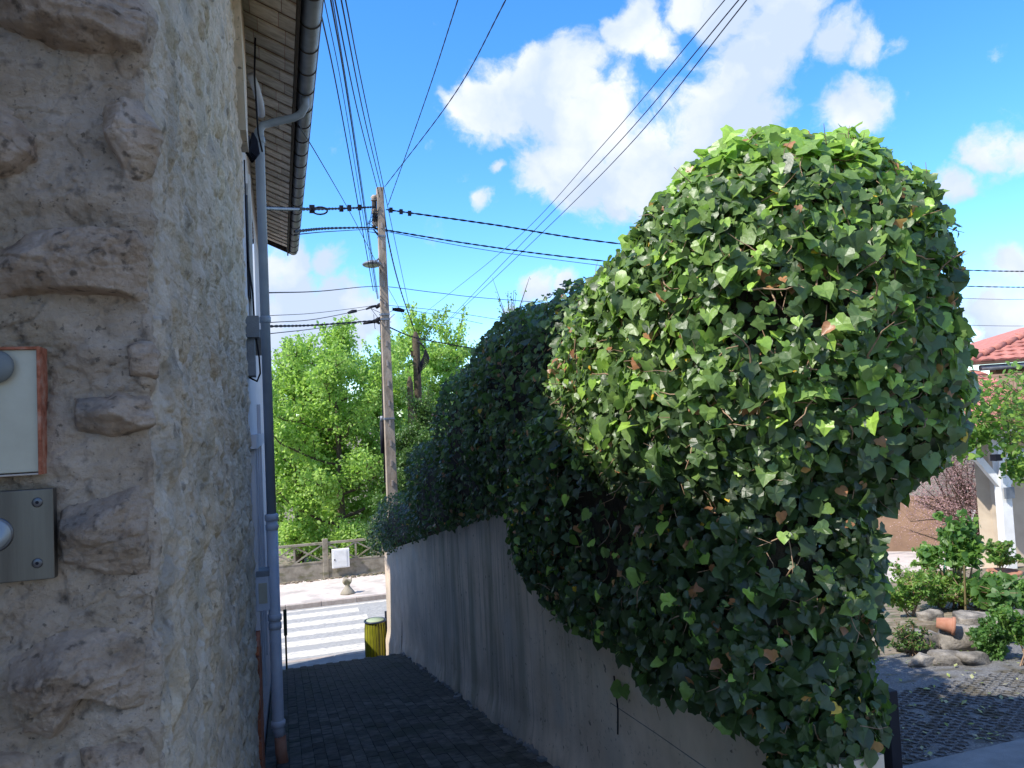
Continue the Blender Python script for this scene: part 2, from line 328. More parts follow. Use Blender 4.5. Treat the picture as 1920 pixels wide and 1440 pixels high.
def leafmat(name, stops, rough=.38, tcol=(.22,.42,.04), tf=.3, bumpy=True, spec=.5):
    m = bpy.data.materials.new(name); m.use_nodes = True; nt = m.node_tree; N = nt.nodes; L = nt.links
    b = N['Principled BSDF']; b.inputs['Roughness'].default_value = rough; b.inputs['Specular IOR Level'].default_value = spec
    at = N.new('ShaderNodeAttribute'); at.attribute_name = 'tint'
    cr = N.new('ShaderNodeValToRGB'); e = cr.color_ramp.elements
    for i, (p, c) in enumerate(stops):
        if i < 2: e[i].position = p; e[i].color = (*c, 1)
        else: q = e.new(p); q.color = (*c, 1)
    L.new(at.outputs['Fac'], cr.inputs[0])
    geo = N.new('ShaderNodeNewGeometry'); nz = N.new('ShaderNodeTexNoise'); nz.inputs['Scale'].default_value = 70 if bumpy else 12; nz.inputs['Detail'].default_value = 3
    L.new(geo.outputs['Position'], nz.inputs['Vector'])
    mr = N.new('ShaderNodeMapRange'); L.new(nz.outputs['Fac'], mr.inputs[0]); mr.inputs['To Min'].default_value = .6; mr.inputs['To Max'].default_value = 1.4
    hv = N.new('ShaderNodeHueSaturation'); L.new(mr.outputs[0], hv.inputs['Value']); L.new(cr.outputs[0], hv.inputs['Color'])
    L.new(hv.outputs[0], b.inputs['Base Color'])
    bp = N.new('ShaderNodeBump'); bp.inputs['Strength'].default_value = .25; bp.inputs['Distance'].default_value = .006; L.new(nz.outputs['Fac'], bp.inputs['Height']); L.new(bp.outputs[0], b.inputs['Normal'])
    t = N.new('ShaderNodeBsdfTranslucent'); mm = N.new('ShaderNodeMix'); mm.data_type = 'RGBA'; mm.inputs['Factor'].default_value = .5
    hv2 = N.new('ShaderNodeHueSaturation'); hv2.inputs['Value'].default_value = 3.0; L.new(cr.outputs[0], hv2.inputs['Color'])
    L.new(hv2.outputs[0], mm.inputs[6]); mm.inputs[7].default_value = (*tcol, 1); L.new(mm.outputs[2], t.inputs[0])
    ms = N.new('ShaderNodeMixShader'); ms.inputs[0].default_value = tf
    L.new(b.outputs[0], ms.inputs[1]); L.new(t.outputs[0], ms.inputs[2]); L.new(ms.outputs[0], N['Material Output'].inputs[0])
    return m
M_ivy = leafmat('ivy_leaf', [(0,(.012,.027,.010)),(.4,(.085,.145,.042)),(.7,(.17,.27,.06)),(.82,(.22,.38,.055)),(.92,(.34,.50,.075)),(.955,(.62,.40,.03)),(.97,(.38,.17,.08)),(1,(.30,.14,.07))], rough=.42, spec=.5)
M_tree = leafmat('tree_leaf', [(0,(.09,.15,.03)),(.5,(.21,.335,.07)),(1,(.40,.52,.14))], .5, (.38,.62,.06), .45, False)
M_plant = leafmat('plant_leaf', [(0,(.04,.09,.03)),(.5,(.09,.19,.04)),(1,(.20,.30,.05))], .5, (.3,.5,.06), .4, False)
M_hedge = leafmat('hedge_leaf', [(0,(.03,.065,.015)),(1,(.10,.19,.03))], .5, (.12,.25,.04), .25, False)
M_pink = leafmat('pink_bloom', [(0,(.30,.19,.19)),(1,(.45,.30,.30))], .7, (.5,.33,.33), .3, False)

# ------------------------------------------------------------------ ground, alley, street
def grid_mesh(xs, ys, fz, name, m, parent=None, smooth=False):
    X, Y = np.meshgrid(xs, ys); Z = np.vectorize(fz)(X, Y); nx = len(xs)
    V = np.stack([X.ravel(), Y.ravel(), Z.ravel()], 1)
    i = (np.arange(len(ys) - 1)[:, None] * nx + np.arange(nx - 1)[None]).ravel()
    return npmesh(name, V, np.stack([i, i+1, i+1+nx, i+nx], 1), m, parent, smooth)
def alley_z(y):
    if y < 0: return -1.6
    if y < 12.5: return -1.6 - .17 * y
    return max(-3.725 - (y - 12.5) * .34, -5.02)
def ground_z(x, y):
    if y > 15.6: return -5.35
    if x < 1.93: return min(alley_z(y), -1.6 - .17 * y if y > 0 else -1.6) - .35
    z = -1.6 - .145 * min(max(y, 0), 14)
    if y > 14: z = z + (-5.35 - z) * min(1, (y - 14) / 1.6)
    return z
xs = [-500, -100, -30, -10, -3, -1, 0, 1, 1.92, 1.94, 2.5, 3.5, 5, 7, 9, 12, 16, 22, 40, 100, 500]
ys = [-60, -20, -5, -1, 0, 2, 4, 6, 8, 10, 12, 13, 13.99, 15.6, 17, 26, 40, 80, 200, 1000]
struct(grid_mesh(xs, ys, ground_z, 'ground', M_ground))
alley = struct(grid_mesh([-.215, .8, 1.82], [-6, -1, 0, 4, 8, 12.5, 14, 16.2], lambda x, y: alley_z(y) - .03, 'alley_paving', M_joint))
# pavers, each a part; the farther ones joined
pm = MB(); pm.box((-.0478,-.0978,-.03), (.0478,.0978,0)); 
me_p = bpy.data.meshes.new('paver'); me_p.from_pydata(pm.v, [], pm.f); me_p.materials.append(M_paver)
cells = []
row = 0; y = -.3
for cx_i in range(20):
    x = -.16 + cx_i * .1
    y = 3.6 + (.1 if cx_i % 2 else 0)
    while y < 12.4:
        cells.append((x, y)); y += .2
def vis_key(c):
    p = Vector((c[0], c[1], alley_z(c[1]))); d = p.dot(FWD); v = 720 - p.dot(UPV) / d * F; u = 960 + p.dot(RGT) / d * F
    return d if v < 1450 and 505 < u < 1100 else 99 + d
cells.sort(key=vis_key)
far = MB(); sl_ = math.atan(.17)
for i, (x, y) in enumerate(cells):
    R = Matrix.Translation((x, y, alley_z(y) + random.uniform(-.0015, .0015) - .004)) @ Matrix.Rotation(-sl_ + random.gauss(0, .003), 4, 'X') @ Matrix.Rotation(random.gauss(0, .012), 4, 'Z') @ Matrix.Rotation(random.gauss(0, .004), 4, 'Y')
    if i < 300:
        o = bpy.data.objects.new('paver', me_p); COL.objects.link(o); o.parent = alley; o.matrix_local = R
    else: far.add([R @ Vector(p) for p in pm.v], pm.f)
stuff(far.obj('paver_field', M_paver, alley))
ms = MB()
for i in range(110):
    y = random.uniform(4.5, 12.4); x = 1.81 - abs(random.gauss(0, .03)); s = random.uniform(.008, .03)
    R = Matrix.Translation((x, y, alley_z(y) + s * .3)) @ Matrix.Rotation(random.uniform(0, 6), 4, 'Z') @ Matrix.Rotation(random.uniform(-.5,.5), 4, 'X')
    ms.box((-s, -s * 1.3, -s * .6), (s, s, s * .5), R)
stuff(ms.obj('rubble_edge', M_strip, alley))

road = struct(MB().box((-60, 17.25, -5.4), (60, 22.5, -5.1)).obj('road', M_road))
for i, yc in enumerate((21.6, 20.7, 19.8, 18.9, 18.0)):
    xe = (1.95, 2.1, 2.25, 2.35, 2.5)[i]
    MB().box((-3.2, yc - .24, -5.102), (xe, yc + .24, -5.096)).obj('stripe', M_paint, road)
MB().box((-60, 22.2, -5.102), (60, 22.34, -5.096)).obj('edge_line', M_paint, road)
np_ = struct(MB().box((-60, 16.1, -5.4), (60, 17.1, -4.99)).obj('near_pavement', M_strip))
for k in range(-12, 14):
    MB().box((k * 1.0 + .005, 17.1, -5.4), (k * 1.0 + .995, 17.25, -4.985)).obj('kerbstone', M_kerb, np_, bevel=.01)
fp = struct(MB().box((-60, 22.66, -5.4), (60, 25.9, -4.97)).obj('far_pavement', M_pave))
for k in range(-10, 12):
    o = MB().box((k * 1.0 + .006, 22.5, -5.4), (k * 1.0 + .994, 22.66, -4.965)).obj('kerbstone', M_yellow if k in (3, 4) else M_kerb, fp, bevel=.012)
    if k in (3, 4): o['label'] = 'kerbstone painted yellow'
rb = MB()
for i in range(420):
    x = random.uniform(-4, 3.5); y = 25.82 - abs(random.gauss(0, .12)); s = random.uniform(.01, .045)
    R = Matrix.Translation((x, y, -4.965)) @ Matrix.Rotation(random.uniform(0, 6), 4, 'Z')
    rb.box((-s, -s * .7, -s * .5), (s, s, s * .7), R)
stuff(rb.obj('dirt_and_leaf_litter', M_ground, fp))

# ------------------------------------------------------------------ stone building (left, close)
SX = -.22; SY = 1.53
RC = .02
def wpt(s, z, h):
    """s<0: front face going left; s>0: side face going down the alley; h: height out of the wall"""
    s = np.asarray(s, float); z = np.asarray(z, float); h = np.asarray(h, float)
    q = math.pi / 2 * RC
    a = np.clip((s + q / 2) / q, 0, 1) * math.pi / 2          # 0 front .. 90 deg side
    nx = np.sin(a); ny = -np.cos(a)
    bx = SX - RC + np.minimum(s + q / 2, 0); by = SY + RC + np.maximum(s - q / 2, 0)
    return np.stack([bx + nx * (RC + h), by + ny * (RC + h), z], -1)
def mort_h(s, z):
    P = np.stack([s, z, np.zeros_like(s)], 1)
    h = .022 * fbm(P, 4, 3) + .016 * fbm(P * np.array([1, 1.6, 1]), 11, 4) + .0045 * fbm(P + 5, 45, 4, .65) + .0012 * fbm(P * np.array([.4, 2.5, 1]) + 15, 60, 3, .6, True)
    tq = fbm(P * np.array([1, .75, 1]) + 33, 6.5, 4, .55) * 5; fr = tq - np.floor(tq); h += .0095 * (np.floor(tq) + sstep(fr, .40, .60)) / 2.2 * .6
    cr_ = fbm(P + 61, 2.6, 5, .62); h -= .005 * np.exp(-(cr_ / .012) ** 2)
    h -= .006 * sstep(fbm(P + 9, 26, 3), .32, .62)
    side = sstep(s, .0, .1)
    h += side * (.010 * fbm(P * np.array([1, .8, 1]) + 3, 7, 4, .6, True) + .008 * fbm(P + 21, 22, 3, .6))
    # wandering corner
    h += np.exp(-(s / .05) ** 2) * .012 * fbm(P * np.array([0, 1, 1]) + 30, 6, 3)
    return h
def uv_front(u, v):
    p = atY(u, v, SY); return (p.x - SX, p.z)
def poly_sd(px, pz, poly):
    """signed distance (positive inside)"""
    n = len(poly); d = np.full(px.shape, 1e9); ins = np.zeros(px.shape, bool)
    for i in range(n):
        ax, az = poly[i]; bx, bz = poly[(i + 1) % n]
        ex, ez = bx - ax, bz - az; wx, wz = px - ax, pz - az
        t = np.clip((wx * ex + wz * ez) / (ex * ex + ez * ez + 1e-12), 0, 1)
        d = np.minimum(d, np.hypot(wx - t * ex, wz - t * ez))
        c = ((az > pz) != (bz > pz)) & (px < (bx - ax) * (pz - az) / (bz - az + 1e-12) + ax)
        ins ^= c
    return np.where(ins, d, -d)
wall_t = empty('stone_building', (SX, SY, -1.9), 'rough rubble stone building corner with thick worn mortar beside the camera', 'building')
def sheet(svals, zvals, name, hf, m):
    S, Z = np.meshgrid(svals, zvals); s = S.ravel(); z = Z.ravel(); nx = len(svals)
    h = hf(s, z); V = wpt(s, z, h)
    i = (np.arange(len(zvals) - 1)[:, None] * nx + np.arange(nx - 1)[None]).ravel()
    return npmesh(name, V, np.stack([i, i+1, i+1+nx, i+nx], 1), m, wall_t, True)
sv = list(np.arange(-1.5, -.42, .03)) + list(np.arange(-.42, .02, .003)); ds = .004; s_ = .02
while s_ < 4.28: sv.append(s_); s_ += ds; ds = min(ds * 1.02, .018)
sv.append(4.28)
zv = np.array(list(np.arange(-3.0, -.75, .014)) + list(np.arange(-.75, .95, .003)) + list(np.arange(.95, 3.4, .013)))
# height of the masonry: low near gable, taller from 2.35 m along
def top_of(s): return np.where(s < 2.62, np.maximum(1.7, .549 * (s + SY) + .10), 3.35)
S, Z = np.meshgrid(np.array(sv), zv); nx = len(sv)
s = S.ravel(); z = np.minimum(Z.ravel(), top_of(S.ravel()))
V = wpt(s, z, mort_h(s, z)); i = (np.arange(len(zv) - 1)[:, None] * nx + np.arange(nx - 1)[None]).ravel()
mo = npmesh('mortar', V, np.stack([i, i+1, i+1+nx, i+nx], 1), M_mortar, wall_t, True)
mo.data.materials.append(M_side_mortar); mo.data.polygons.foreach_set('material_index', (s[i] > .012 + .02 * fbm(np.stack([s[i] * 0, z[i], z[i] * 0], 1), 9, 3)).astype(np.int32))
bk = MB(); bk.add([(x_, y_, z_) for x_ in (-3.6, SX - .06) for (y_, z_) in ((SY + .06, -3.2), (4.22, -3.2), (4.22, 2.3), (2.9, 1.62), (SY + .06, 1.62))], [(0,1,2,3,4), (9,8,7,6,5), (0,5,6,1), (1,6,7,2), (2,7,8,3), (3,8,9,4), (4,9,5,0)])
bk.box((-3.6, 4.225, -3.3), (SX - .06, 5.8, 3.3)); bk.box((SX - .3, 5.7, -3.3), (SX + .002, 5.815, 3.3))
bk.obj('masonry_core', M_mortar, wall_t)

def stone_obj(poly, prot, seed, step=.004, facet=1.0, zst=None, edge=.018, label=None):
    ss = [p[0] for p in poly]; zs = [p[1] for p in poly]; zst = zst or step
    sx = np.arange(min(ss) - .03, max(ss) + .03, step); zx = np.arange(min(zs) - .03, max(zs) + .03, zst)
    S, Z = np.meshgrid(sx, zx); s = S.ravel(); z = Z.ravel()
    P = np.stack([s, z, np.full_like(s, seed * 3.7)], 1)
    w = np.stack([fbm(P, 18, 3), fbm(P + 40, 18, 3)], 1) * .012 + np.stack([fbm(P+2, 5, 2), fbm(P + 44, 5, 2)], 1) * .02
    d = poly_sd(s + w[:, 0], z + w[:, 1], poly)
    body = sstep(d, -.004, edge * .9) * .75 + .25 * sstep(d, 0, .08)
    rf_ = np.random.default_rng(seed); cx0, cz0 = np.mean(ss), np.mean(zs); wS, wZ = max(ss) - min(ss), max(zs) - min(zs); fac = np.full_like(s, 1.0)
    for _ in range(11):
        th = rf_.uniform(0, 6.283); px_, pz_ = cx0 + math.cos(th) * wS * rf_.uniform(.1, .45), cz0 + math.sin(th) * wZ * rf_.uniform(.1, .45); g_ = rf_.uniform(.25, .9)
        fac = np.minimum(fac, (.004 - ((s - px_) * math.cos(th) + (z - pz_) * math.sin(th)) * g_))
    fac = np.clip(fac, -.035, .014)
    ck = fbm(P * np.array([1, 1.7, 1]) + 3, 8, 3); ck2 = fbm(P * np.array([1.4, .8, 1]) + 13, 15, 3)
    rough = facet * (fac * (1.2 if step < .0035 else .6) - .004 * np.exp(-(ck / .03) ** 2) - .003 * np.exp(-(ck2 / .04) ** 2) + .5 * (.016 * fbm(P * np.array([1.0, 1.5, 1]), 9, 4, .55, True) + .010 * fbm(P * np.array([.8, 2.2, 1]) + 11, 16, 4, .6, True) + .006 * fbm(P, 60, 3, .6)))
    tilt = (s - np.mean(ss)) * (vnoise(np.array([[seed, 1., 2.]]))[0]) * .12 - (z - np.mean(zs)) * .06
    h = mort_h(s, z) * .5 + body * (prot + rough + tilt) - (1 - sstep(d, -.02, .004)) * .035
    keep = d > -.022
    nx = len(sx); i = (np.arange(len(zx) - 1)[:, None] * nx + np.arange(nx - 1)[None]).ravel()
    Fq = np.stack([i, i+1, i+1+nx, i+nx], 1); Fq = Fq[keep[Fq].all(1)]
    if len(Fq) < 4: return
    used = np.unique(Fq); rem = -np.ones(len(s), int); rem[used] = np.arange(len(used))
    V = wpt(s, z, h)[used]
    o = npmesh('stone', V, rem[Fq], M_side_stone if np.mean(ss) > 0 else M_stone, wall_t, True)
    return o
front = [
    ([(-160,-80),(60,-90),(262,-70),(272,20),(268,112),(190,108),(100,92),(0,50),(-160,60)], .034, .003),
    ([(-120,170),(40,190),(80,260),(75,300),(10,325),(-120,330)], .020, .003),
    ([(196,190),(270,180),(285,250),(280,320),(268,345),(238,338),(205,240)], .024, .0028),
    ([(-120,430),(60,420),(150,425),(262,440),(285,520),(296,590),(230,560),(120,548),(20,560),(-120,570)], .018, .003),
    ([(228,650),(290,640),(292,710),(232,700)], .008, .004),
    ([(150,742),(220,735),(288,748),(292,800),(215,818),(158,812)], .030, .0028),
    ([(112,900),(200,890),(290,905),(296,1070),(200,1078),(118,1060)], .016, .003),
    ([(8,1215),(60,1190),(160,1178),(270,1180),(298,1240),(296,1320),(250,1335),(160,1312),(110,1372),(40,1360),(18,1290)], .032, .0028),
    ([(-160,900),(-40,890),(-40,1180),(-160,1180)], .01, .01),
    ([(150,1395),(280,1390),(296,1520),(150,1520)], .014, .004),
    ([(-160,600),(-60,600),(-60,760),(-160,760)], .014, .01),
    ([(-150,1410),(80,1420),(90,1540),(-150,1540)], .014, .004),
]
for k, (pl, pr, st) in enumerate(front):
    stone_obj([uv_front(*p) for p in pl], pr * 1.3 + .010, k + 1, st, 1.5, edge=.008)
# side face: rough courses
rs = random.Random(5); z = -2.75; k = 50
while z < 3.2:
    hgt = rs.uniform(.13, .27); s0 = rs.uniform(.06, .2)
    while s0 < 4.1:
        ln = rs.uniform(.16, .46)
        zt_ = float(top_of(np.array(s0))) - .03
        if z + hgt < zt_ and z + hgt > -.55 * (s0 + 1.6) - .35 and rs.random() < .84:
            n = 9; poly = []
            for a in range(n):
                t = 2 * math.pi * a / n; e = 2.6
                c_, q_ = math.cos(t), math.sin(t)
                poly.append((s0 + ln / 2 + (abs(c_) ** (2/e)) * (1 if c_ > 0 else -1) * ln * .44 * rs.uniform(.8, 1.1), z + hgt / 2 + (abs(q_) ** (2/e)) * (1 if q_ > 0 else -1) * hgt * .42 * rs.uniform(.8, 1.12)))
            dist = SY + s0
            stone_obj(poly, rs.uniform(.003, .013), k, max(.004, .0026 * dist), .9, max(.004, .0022 * dist), .03)
            k += 1
        s0 += ln + rs.uniform(.0, .05)
    z += hgt + rs.uniform(.0, .03)

# pier added out of view to shade the front face and lower ivy
tag(MB().box((-1.5, .55, -2.0), (-.95, 1.50, 2.55)).box((-1.58, .47, 2.552), (-.87, 1.50, 2.64)).obj('added_shade_pier', M_mortar), 'unseen pier added left of the intercom to shade the stone front', 'pier')
# intercom and the enamelled box on the front face
def front_q(u, v, out=0): p = atY(u, v, SY - out); return p
ip = empty('intercom_panel', (SX - .2, SY - .012, -.25), 'brushed steel intercom plate with round button and countersunk screws', 'intercom')
a = front_q(101, 915, .03); b = front_q(101, 1084, .03)
MB().box((a.x - .24, SY - .034, b.z), (a.x, SY - .012, a.z)).obj('faceplate', M_steel, ip, bevel=.0015)
for (u, v) in ((70, 942), (70, 1056)):
    p = front_q(u, v, .034); Rm = Matrix.Rotation(math.pi / 2, 4, 'X')
    o = MB().lathe([(.0085, 0), (.0085, .001), (.007, .0016)], (p.x, SY - .034, p.z), 20, Rm).obj('screw', M_screw, ip, True)
    MB().lathe([(.003, .0), (.003, .0021)], (p.x, SY - .034, p.z), 6, Rm).obj('socket', M_cable, o)
p = front_q(-12, 1003, .034)
o = MB().lathe([(.027, 0), (.027, .001), (.024, .003), (.0, .0035)], (p.x, SY - .034, p.z), 32, Matrix.Rotation(math.pi / 2, 4, 'X')).obj('push_button', M_button, ip, True)
MB().lathe([(.030, 0), (.030, .0012), (.027, .0014)], (p.x, SY - .034, p.z), 32, Matrix.Rotation(math.pi / 2, 4, 'X')).obj('button_ring', M_screw, ip, True)
bx = empty('enamel_box', (SX - .2, SY - .02, 0), 'ivory metal meter door in a rusty red frame with a grey knob', 'meter box')
a = front_q(79, 651, .02); b = front_q(79, 889, .02); fw = .0052
MB().box((a.x - .3, SY - .030, b.z + fw), (a.x - fw, SY + .0, a.z - fw)).obj('door', M_panel, bx, bevel=.001)
MB().box((a.x - fw, SY - .036, b.z), (a.x, SY + .01, a.z)).obj('frame_side', M_rust, bx, bevel=.0008)
MB().box((a.x - .3, SY - .036, a.z - fw), (a.x - fw, SY + .01, a.z)).obj('frame_top', M_rust, bx, bevel=.0008)
MB().box((a.x - .3, SY - .036, b.z), (a.x - fw, SY + .01, b.z + fw * .6)).obj('frame_bottom', M_kerb, bx, bevel=.0008)
p = front_q(-8, 688, .04)
MB().lathe([(.022, 0), (.026, .008), (.029, .014), (.027, .021), (.018, .027), (.0, .03)], (p.x, SY - .030, p.z), 32, Matrix.Rotation(math.pi / 2, 4, 'X')).obj('knob', M_knob, bx, True)

# ------------------------------------------------------------------ rendered house farther down the alley
HX = SX - .0
hs = empty('rendered_house', (HX, 9, -3), 'pale rendered house with a long zinc gutter and boarded eaves past the stone corner', 'house')
MB().box((-4.5, 5.82, -4.4), (HX - .012, 12.5, 3.3)).obj('wall', M_render, hs)
MB().box((-4.5, 12.505, -5.0), (-.5, 13.1, .3)).obj('added_shade_wing', M_render, hs)  # unseen block added behind the house end to shade the alley wall
# roof slab and tiles edge (seen from beneath)
def roof_z(x): return 2.98 + (.22 - x) * .42
rf = MB()
y0, y1 = 4.15, 12.55
rf.add([(-4.6, y0, roof_z(-4.6)), (.235, y0, roof_z(.235)), (.235, y1, roof_z(.235)), (-4.6, y1, roof_z(-4.6)),
        (-4.6, y0, roof_z(-4.6) + .1), (.235, y0, roof_z(.235) + .1), (.235, y1, roof_z(.235) + .1), (-4.6, y1, roof_z(-4.6) + .1)],
       [(0,3,2,1),(4,5,6,7),(0,1,5,4),(1,2,6,5),(2,3,7,6),(3,0,4,7)])
rf.obj('roof', M_red, hs)
# stepped soffit boards
slope = math.atan(.42); yy = y0
j = 0
while yy < y1 - .1:
    w_ = .219
    cuts = [-.23, -.08 + random.uniform(-.04, .04), .09 + random.uniform(-.05, .05), .205]
    for a_, b_ in zip(cuts[:-1], cuts[1:]):
        v = []
        for (x, dz) in ((a_ + .002, 0), (b_ - .002, 0)):
            for (yb, dzz) in ((yy, -.034), (yy + w_, -.014)):
                for th in (0, .014): v.append((x, yb, roof_z(x) + dzz + th - .003 + random.uniform(-.001, .001)))
        MB().add(v, [(0,1,3,2),(4,6,7,5),(0,4,5,1),(2,3,7,6),(0,2,6,4),(1,5,7,3)]).obj('soffit_board', M_soffit, hs)
    yy += .22
MB().box((.205, y0, 2.84), (.225, y1, 3.03)).obj('fascia', M_darkwood, hs)
# verge board at far end
MB().bar((-.4, y1 + .012, roof_z(-.4) - .02), (.3, y1 + .012, roof_z(.3) - .04), .02, .1).obj('verge_board', M_darkwood, hs)
# gutter: half round with clips
GX, GZ, GR = .302, 2.93, .072
gp = []
gut = MB(); seg = 14; vs = []; fs = []
for yy in (y0, 12.58):
    for rr in (GR, GR - .004):
        for k in range(seg + 1):
            t = math.pi + math.pi * k / seg; vs.append((GX + rr * math.cos(t), yy, GZ + rr * math.sin(t)))
n_ = seg + 1
for k in range(seg):
    fs.append((k, k+1, 2*n_+k+1, 2*n_+k)); fs.append((n_+k+1, n_+k, 3*n_+k, 3*n_+k+1))
fs += [(0, n_, 3*n_, 2*n_), (seg, 2*n_+seg, 3*n_+seg, n_+seg)]
gut.add(vs, fs); cap = [(GX + GR * math.cos(math.pi + math.pi*k/seg), 12.582, GZ + GR * math.sin(math.pi + math.pi*k/seg)) for k in range(seg+1)]
gut.add(cap, [tuple(range(seg + 1))])
g_o = gut.obj('gutter', M_zinc, hs, True)
MB().tube([(GX + GR, y0, GZ + .004), (GX + GR, 12.58, GZ + .004)], .009, 8).obj('bead', M_zinc, g_o, True)
yy = y0 + .1
while yy < 12.6:
    MB().tube([(GX + (GR + .003) * math.cos(math.pi + math.pi*k/10), yy, GZ + (GR + .003) * math.sin(math.pi + math.pi*k/10)) for k in range(11)], .006, 6).obj('bracket', M_darkwood, g_o, True)
    yy += .37
# downpipe
PX, PY = -.088, 6.65
pk = atY(560, 205, 6.62)
dp = MB().tube([(GX, PY - .12, GZ - GR + .01), (GX - .0, PY - .1, GZ - .13), (GX - .04, PY - .06, GZ - .19), (GX - .1, PY - .03, GZ - .215), (PX + .1, PY, GZ - .265), (PX + .03, PY, GZ - .29), (PX, PY, GZ - .34), (PX, PY, -.72)], [.034]*6 + [.039]*2, 16).obj('downpipe', M_pipe, hs, True)
lw = MB().tube([(PX, PY, -.72), (PX, PY, -2.45), (PX + .012, PY, -2.52)], .047, 16).obj('lower_pipe', M_iron, hs, True)
MB().tube([(PX + .012, PY, -2.52), (PX + .016, PY - .01, -2.66), (PX + .03, PY - .03, -2.76)], .047, 14).obj('pipe_shoe', M_terra, hs, True)
for zc, m_, r_ in ((-.72, M_iron, .056), (-.80, M_iron, .052), (-1.55, M_iron, .056), (-1.62, M_iron, .053), (-2.42, M_iron, .058), (.95, M_pipe, .047), (GZ - .42, M_pipe, .047)):
    MB().lathe([(.042, -.03), (r_, -.025), (r_, .02), (.042, .03)], (PX, PY, zc), 18).obj('pipe_collar', m_, hs, True)
MB().tube([atY(470, 140, 6.1), atY(480, 165, 6.2), atY(488, 195, 6.35), atY(490, 215, 6.5)], .032, 12).obj('vent_elbow', M_iron, hs, True)
# window, shutter, reveals on the alley face
def wb(y0_, y1_, z0_, z1_, x0_, x1_): return MB().box((HX + x0_, y0_, z0_), (HX + x1_, y1_, z1_))
w1 = wb(7.2, 8.5, .95, 2.3, -.01, .012).obj('window', M_white, hs); wb(7.28, 8.42, 1.05, 2.2, .0125, .018).obj('pane', M_glass, w1)
wb(7.05, 8.65, .84, .92, -.01, .10).obj('sill', M_strip, w1)
wb(7.1, 7.18, .93, 2.35, .013, .035).obj('shutter_rail', M_white, w1)
wb(6.2, 6.36, .75, .92, -.01, .09).obj('stone_bracket', M_strip, hs)
wb(6.25, 6.5, .45, .75, -.01, .05).obj('bracket_foot', M_strip, hs)
wb(6.9, 7.6, 1.2, 2.1, .0, .014).obj('blue_panel', M_glass, hs)
for yq in (6.35, 6.9, 7.6, 8.6):
    wb(yq, yq + .12, -2.4 if yq > 6.5 else -1.7, -.15 if yq < 8 else .3, -.01, .025).obj('pilaster', M_render, hs)
wb(6.2, 9.4, -.13, -.02, -.01, .045).obj('string_course', M_render, hs)
# big dressed jamb near the roof
v = [(SX-.01,4.75,3.3),(SX+.06,4.75,3.3),(SX+.06,5.5,2.14),(SX-.01,5.5,2.14),(SX-.01,5.95,3.3),(SX+.06,5.95,3.3),(SX+.06,5.95,2.14),(SX-.01,5.95,2.14)]
MB().add(v, [(0,1,2,3),(4,7,6,5),(0,4,5,1),(1,5,6,2),(2,6,7,3),(3,7,4,0)]).obj('eave_return', M_wall, wall_t)
# brick strip, each brick a part
bm_ = MB(); bm_.box((-.02, -.105, -.031), (.012, .105, .031)); me_b = bpy.data.meshes.new('brick'); me_b.from_pydata(bm_.v, [], bm_.f); me_b.materials.append(M_brick)
r_i = 0; z = -1.60
while z > -2.75:
    for yb in ((5.95, 6.17, 6.39) if r_i % 2 else (5.98, 6.20, 6.42)):
        o = bpy.data.objects.new('brick', me_b); COL.objects.link(o); o.parent = hs; o.matrix_parent_inverse = Matrix.Translation(-hs.location); o.location = (HX + .012, yb, z)
    z -= .074; r_i += 1
mbx = empty('meter_cabinet', (HX + .05, 6.4, -1.3), 'small grey cabinet fixed to the house wall beside the lower downpipe', 'cabinet')
MB().box((HX + .0, 6.34, -1.42), (HX + .10, 6.5, -1.12)).obj('case', M_iron, mbx, bevel=.004)
MB().box((HX + .005, 6.336, -1.15), (HX + .105, 6.52, -1.105)).obj('hood', M_zinc, mbx, bevel=.003)
MB().box((HX + .02, 6.335, -1.36), (HX + .085, 6.339, -1.2)).obj('cover', M_panel, mbx)
# cables on the house wall
def cable(pts, r, name='wall_cable', lab='thin grey cable running down the rendered house wall', parent=None, m=None, cat='cable'):
    o = MB().tube(pts, r, 6).obj(name, m or M_cable, parent, True)
    if parent is None: tag(o, lab, cat)
    return o
cable([atY(465, 490, 6.2), atY(474, 550, 6.25), atY(478, 620, 6.3), atY(486, 670, 6.35), atY(488, 700, 6.38), atY(482, 715, 6.4), atY(468, 708, 6.45)], .008, parent=hs)
cable([atY(458, 300, 6.0), atY(461, 400, 6.0), atY(466, 490, 6.0), atY(470, 560, 6.1)], .006, parent=hs)
cable([atY(476, 0, 6.0), atY(479, 60, 6.0), atY(477, 140, 6.05), atY(484, 250, 6.1), atY(492, 285, 6.15)], .008, parent=hs)
for k in range(7):
    cable([atY(457 + k * 1.4, 250 + k, 5.95 + .03 * k), atY(461 + k * 2, 285 + 3 * k, 5.95), atY(469 + k * 2.6, 282 + k, 6.0), atY(474 + k, 250 + 2 * k, 6.1)], .012, name='cable_coil', parent=hs)
# unseen wall added past the house to cast shade on the alley mouth
tag(MB().box((-.8, 13.12, -5.3), (-.5, 16.75, -1.75)).obj('added_shade_wall', M_render), 'unseen wall added past the house end to shade the alley mouth', 'wall')

struct(MB().box((-30, -14, -1.9), (-.3, 1.45, -1.585)).obj('added_forecourt', M_strip))  # unseen paving added for its bounce on the stone and ivy
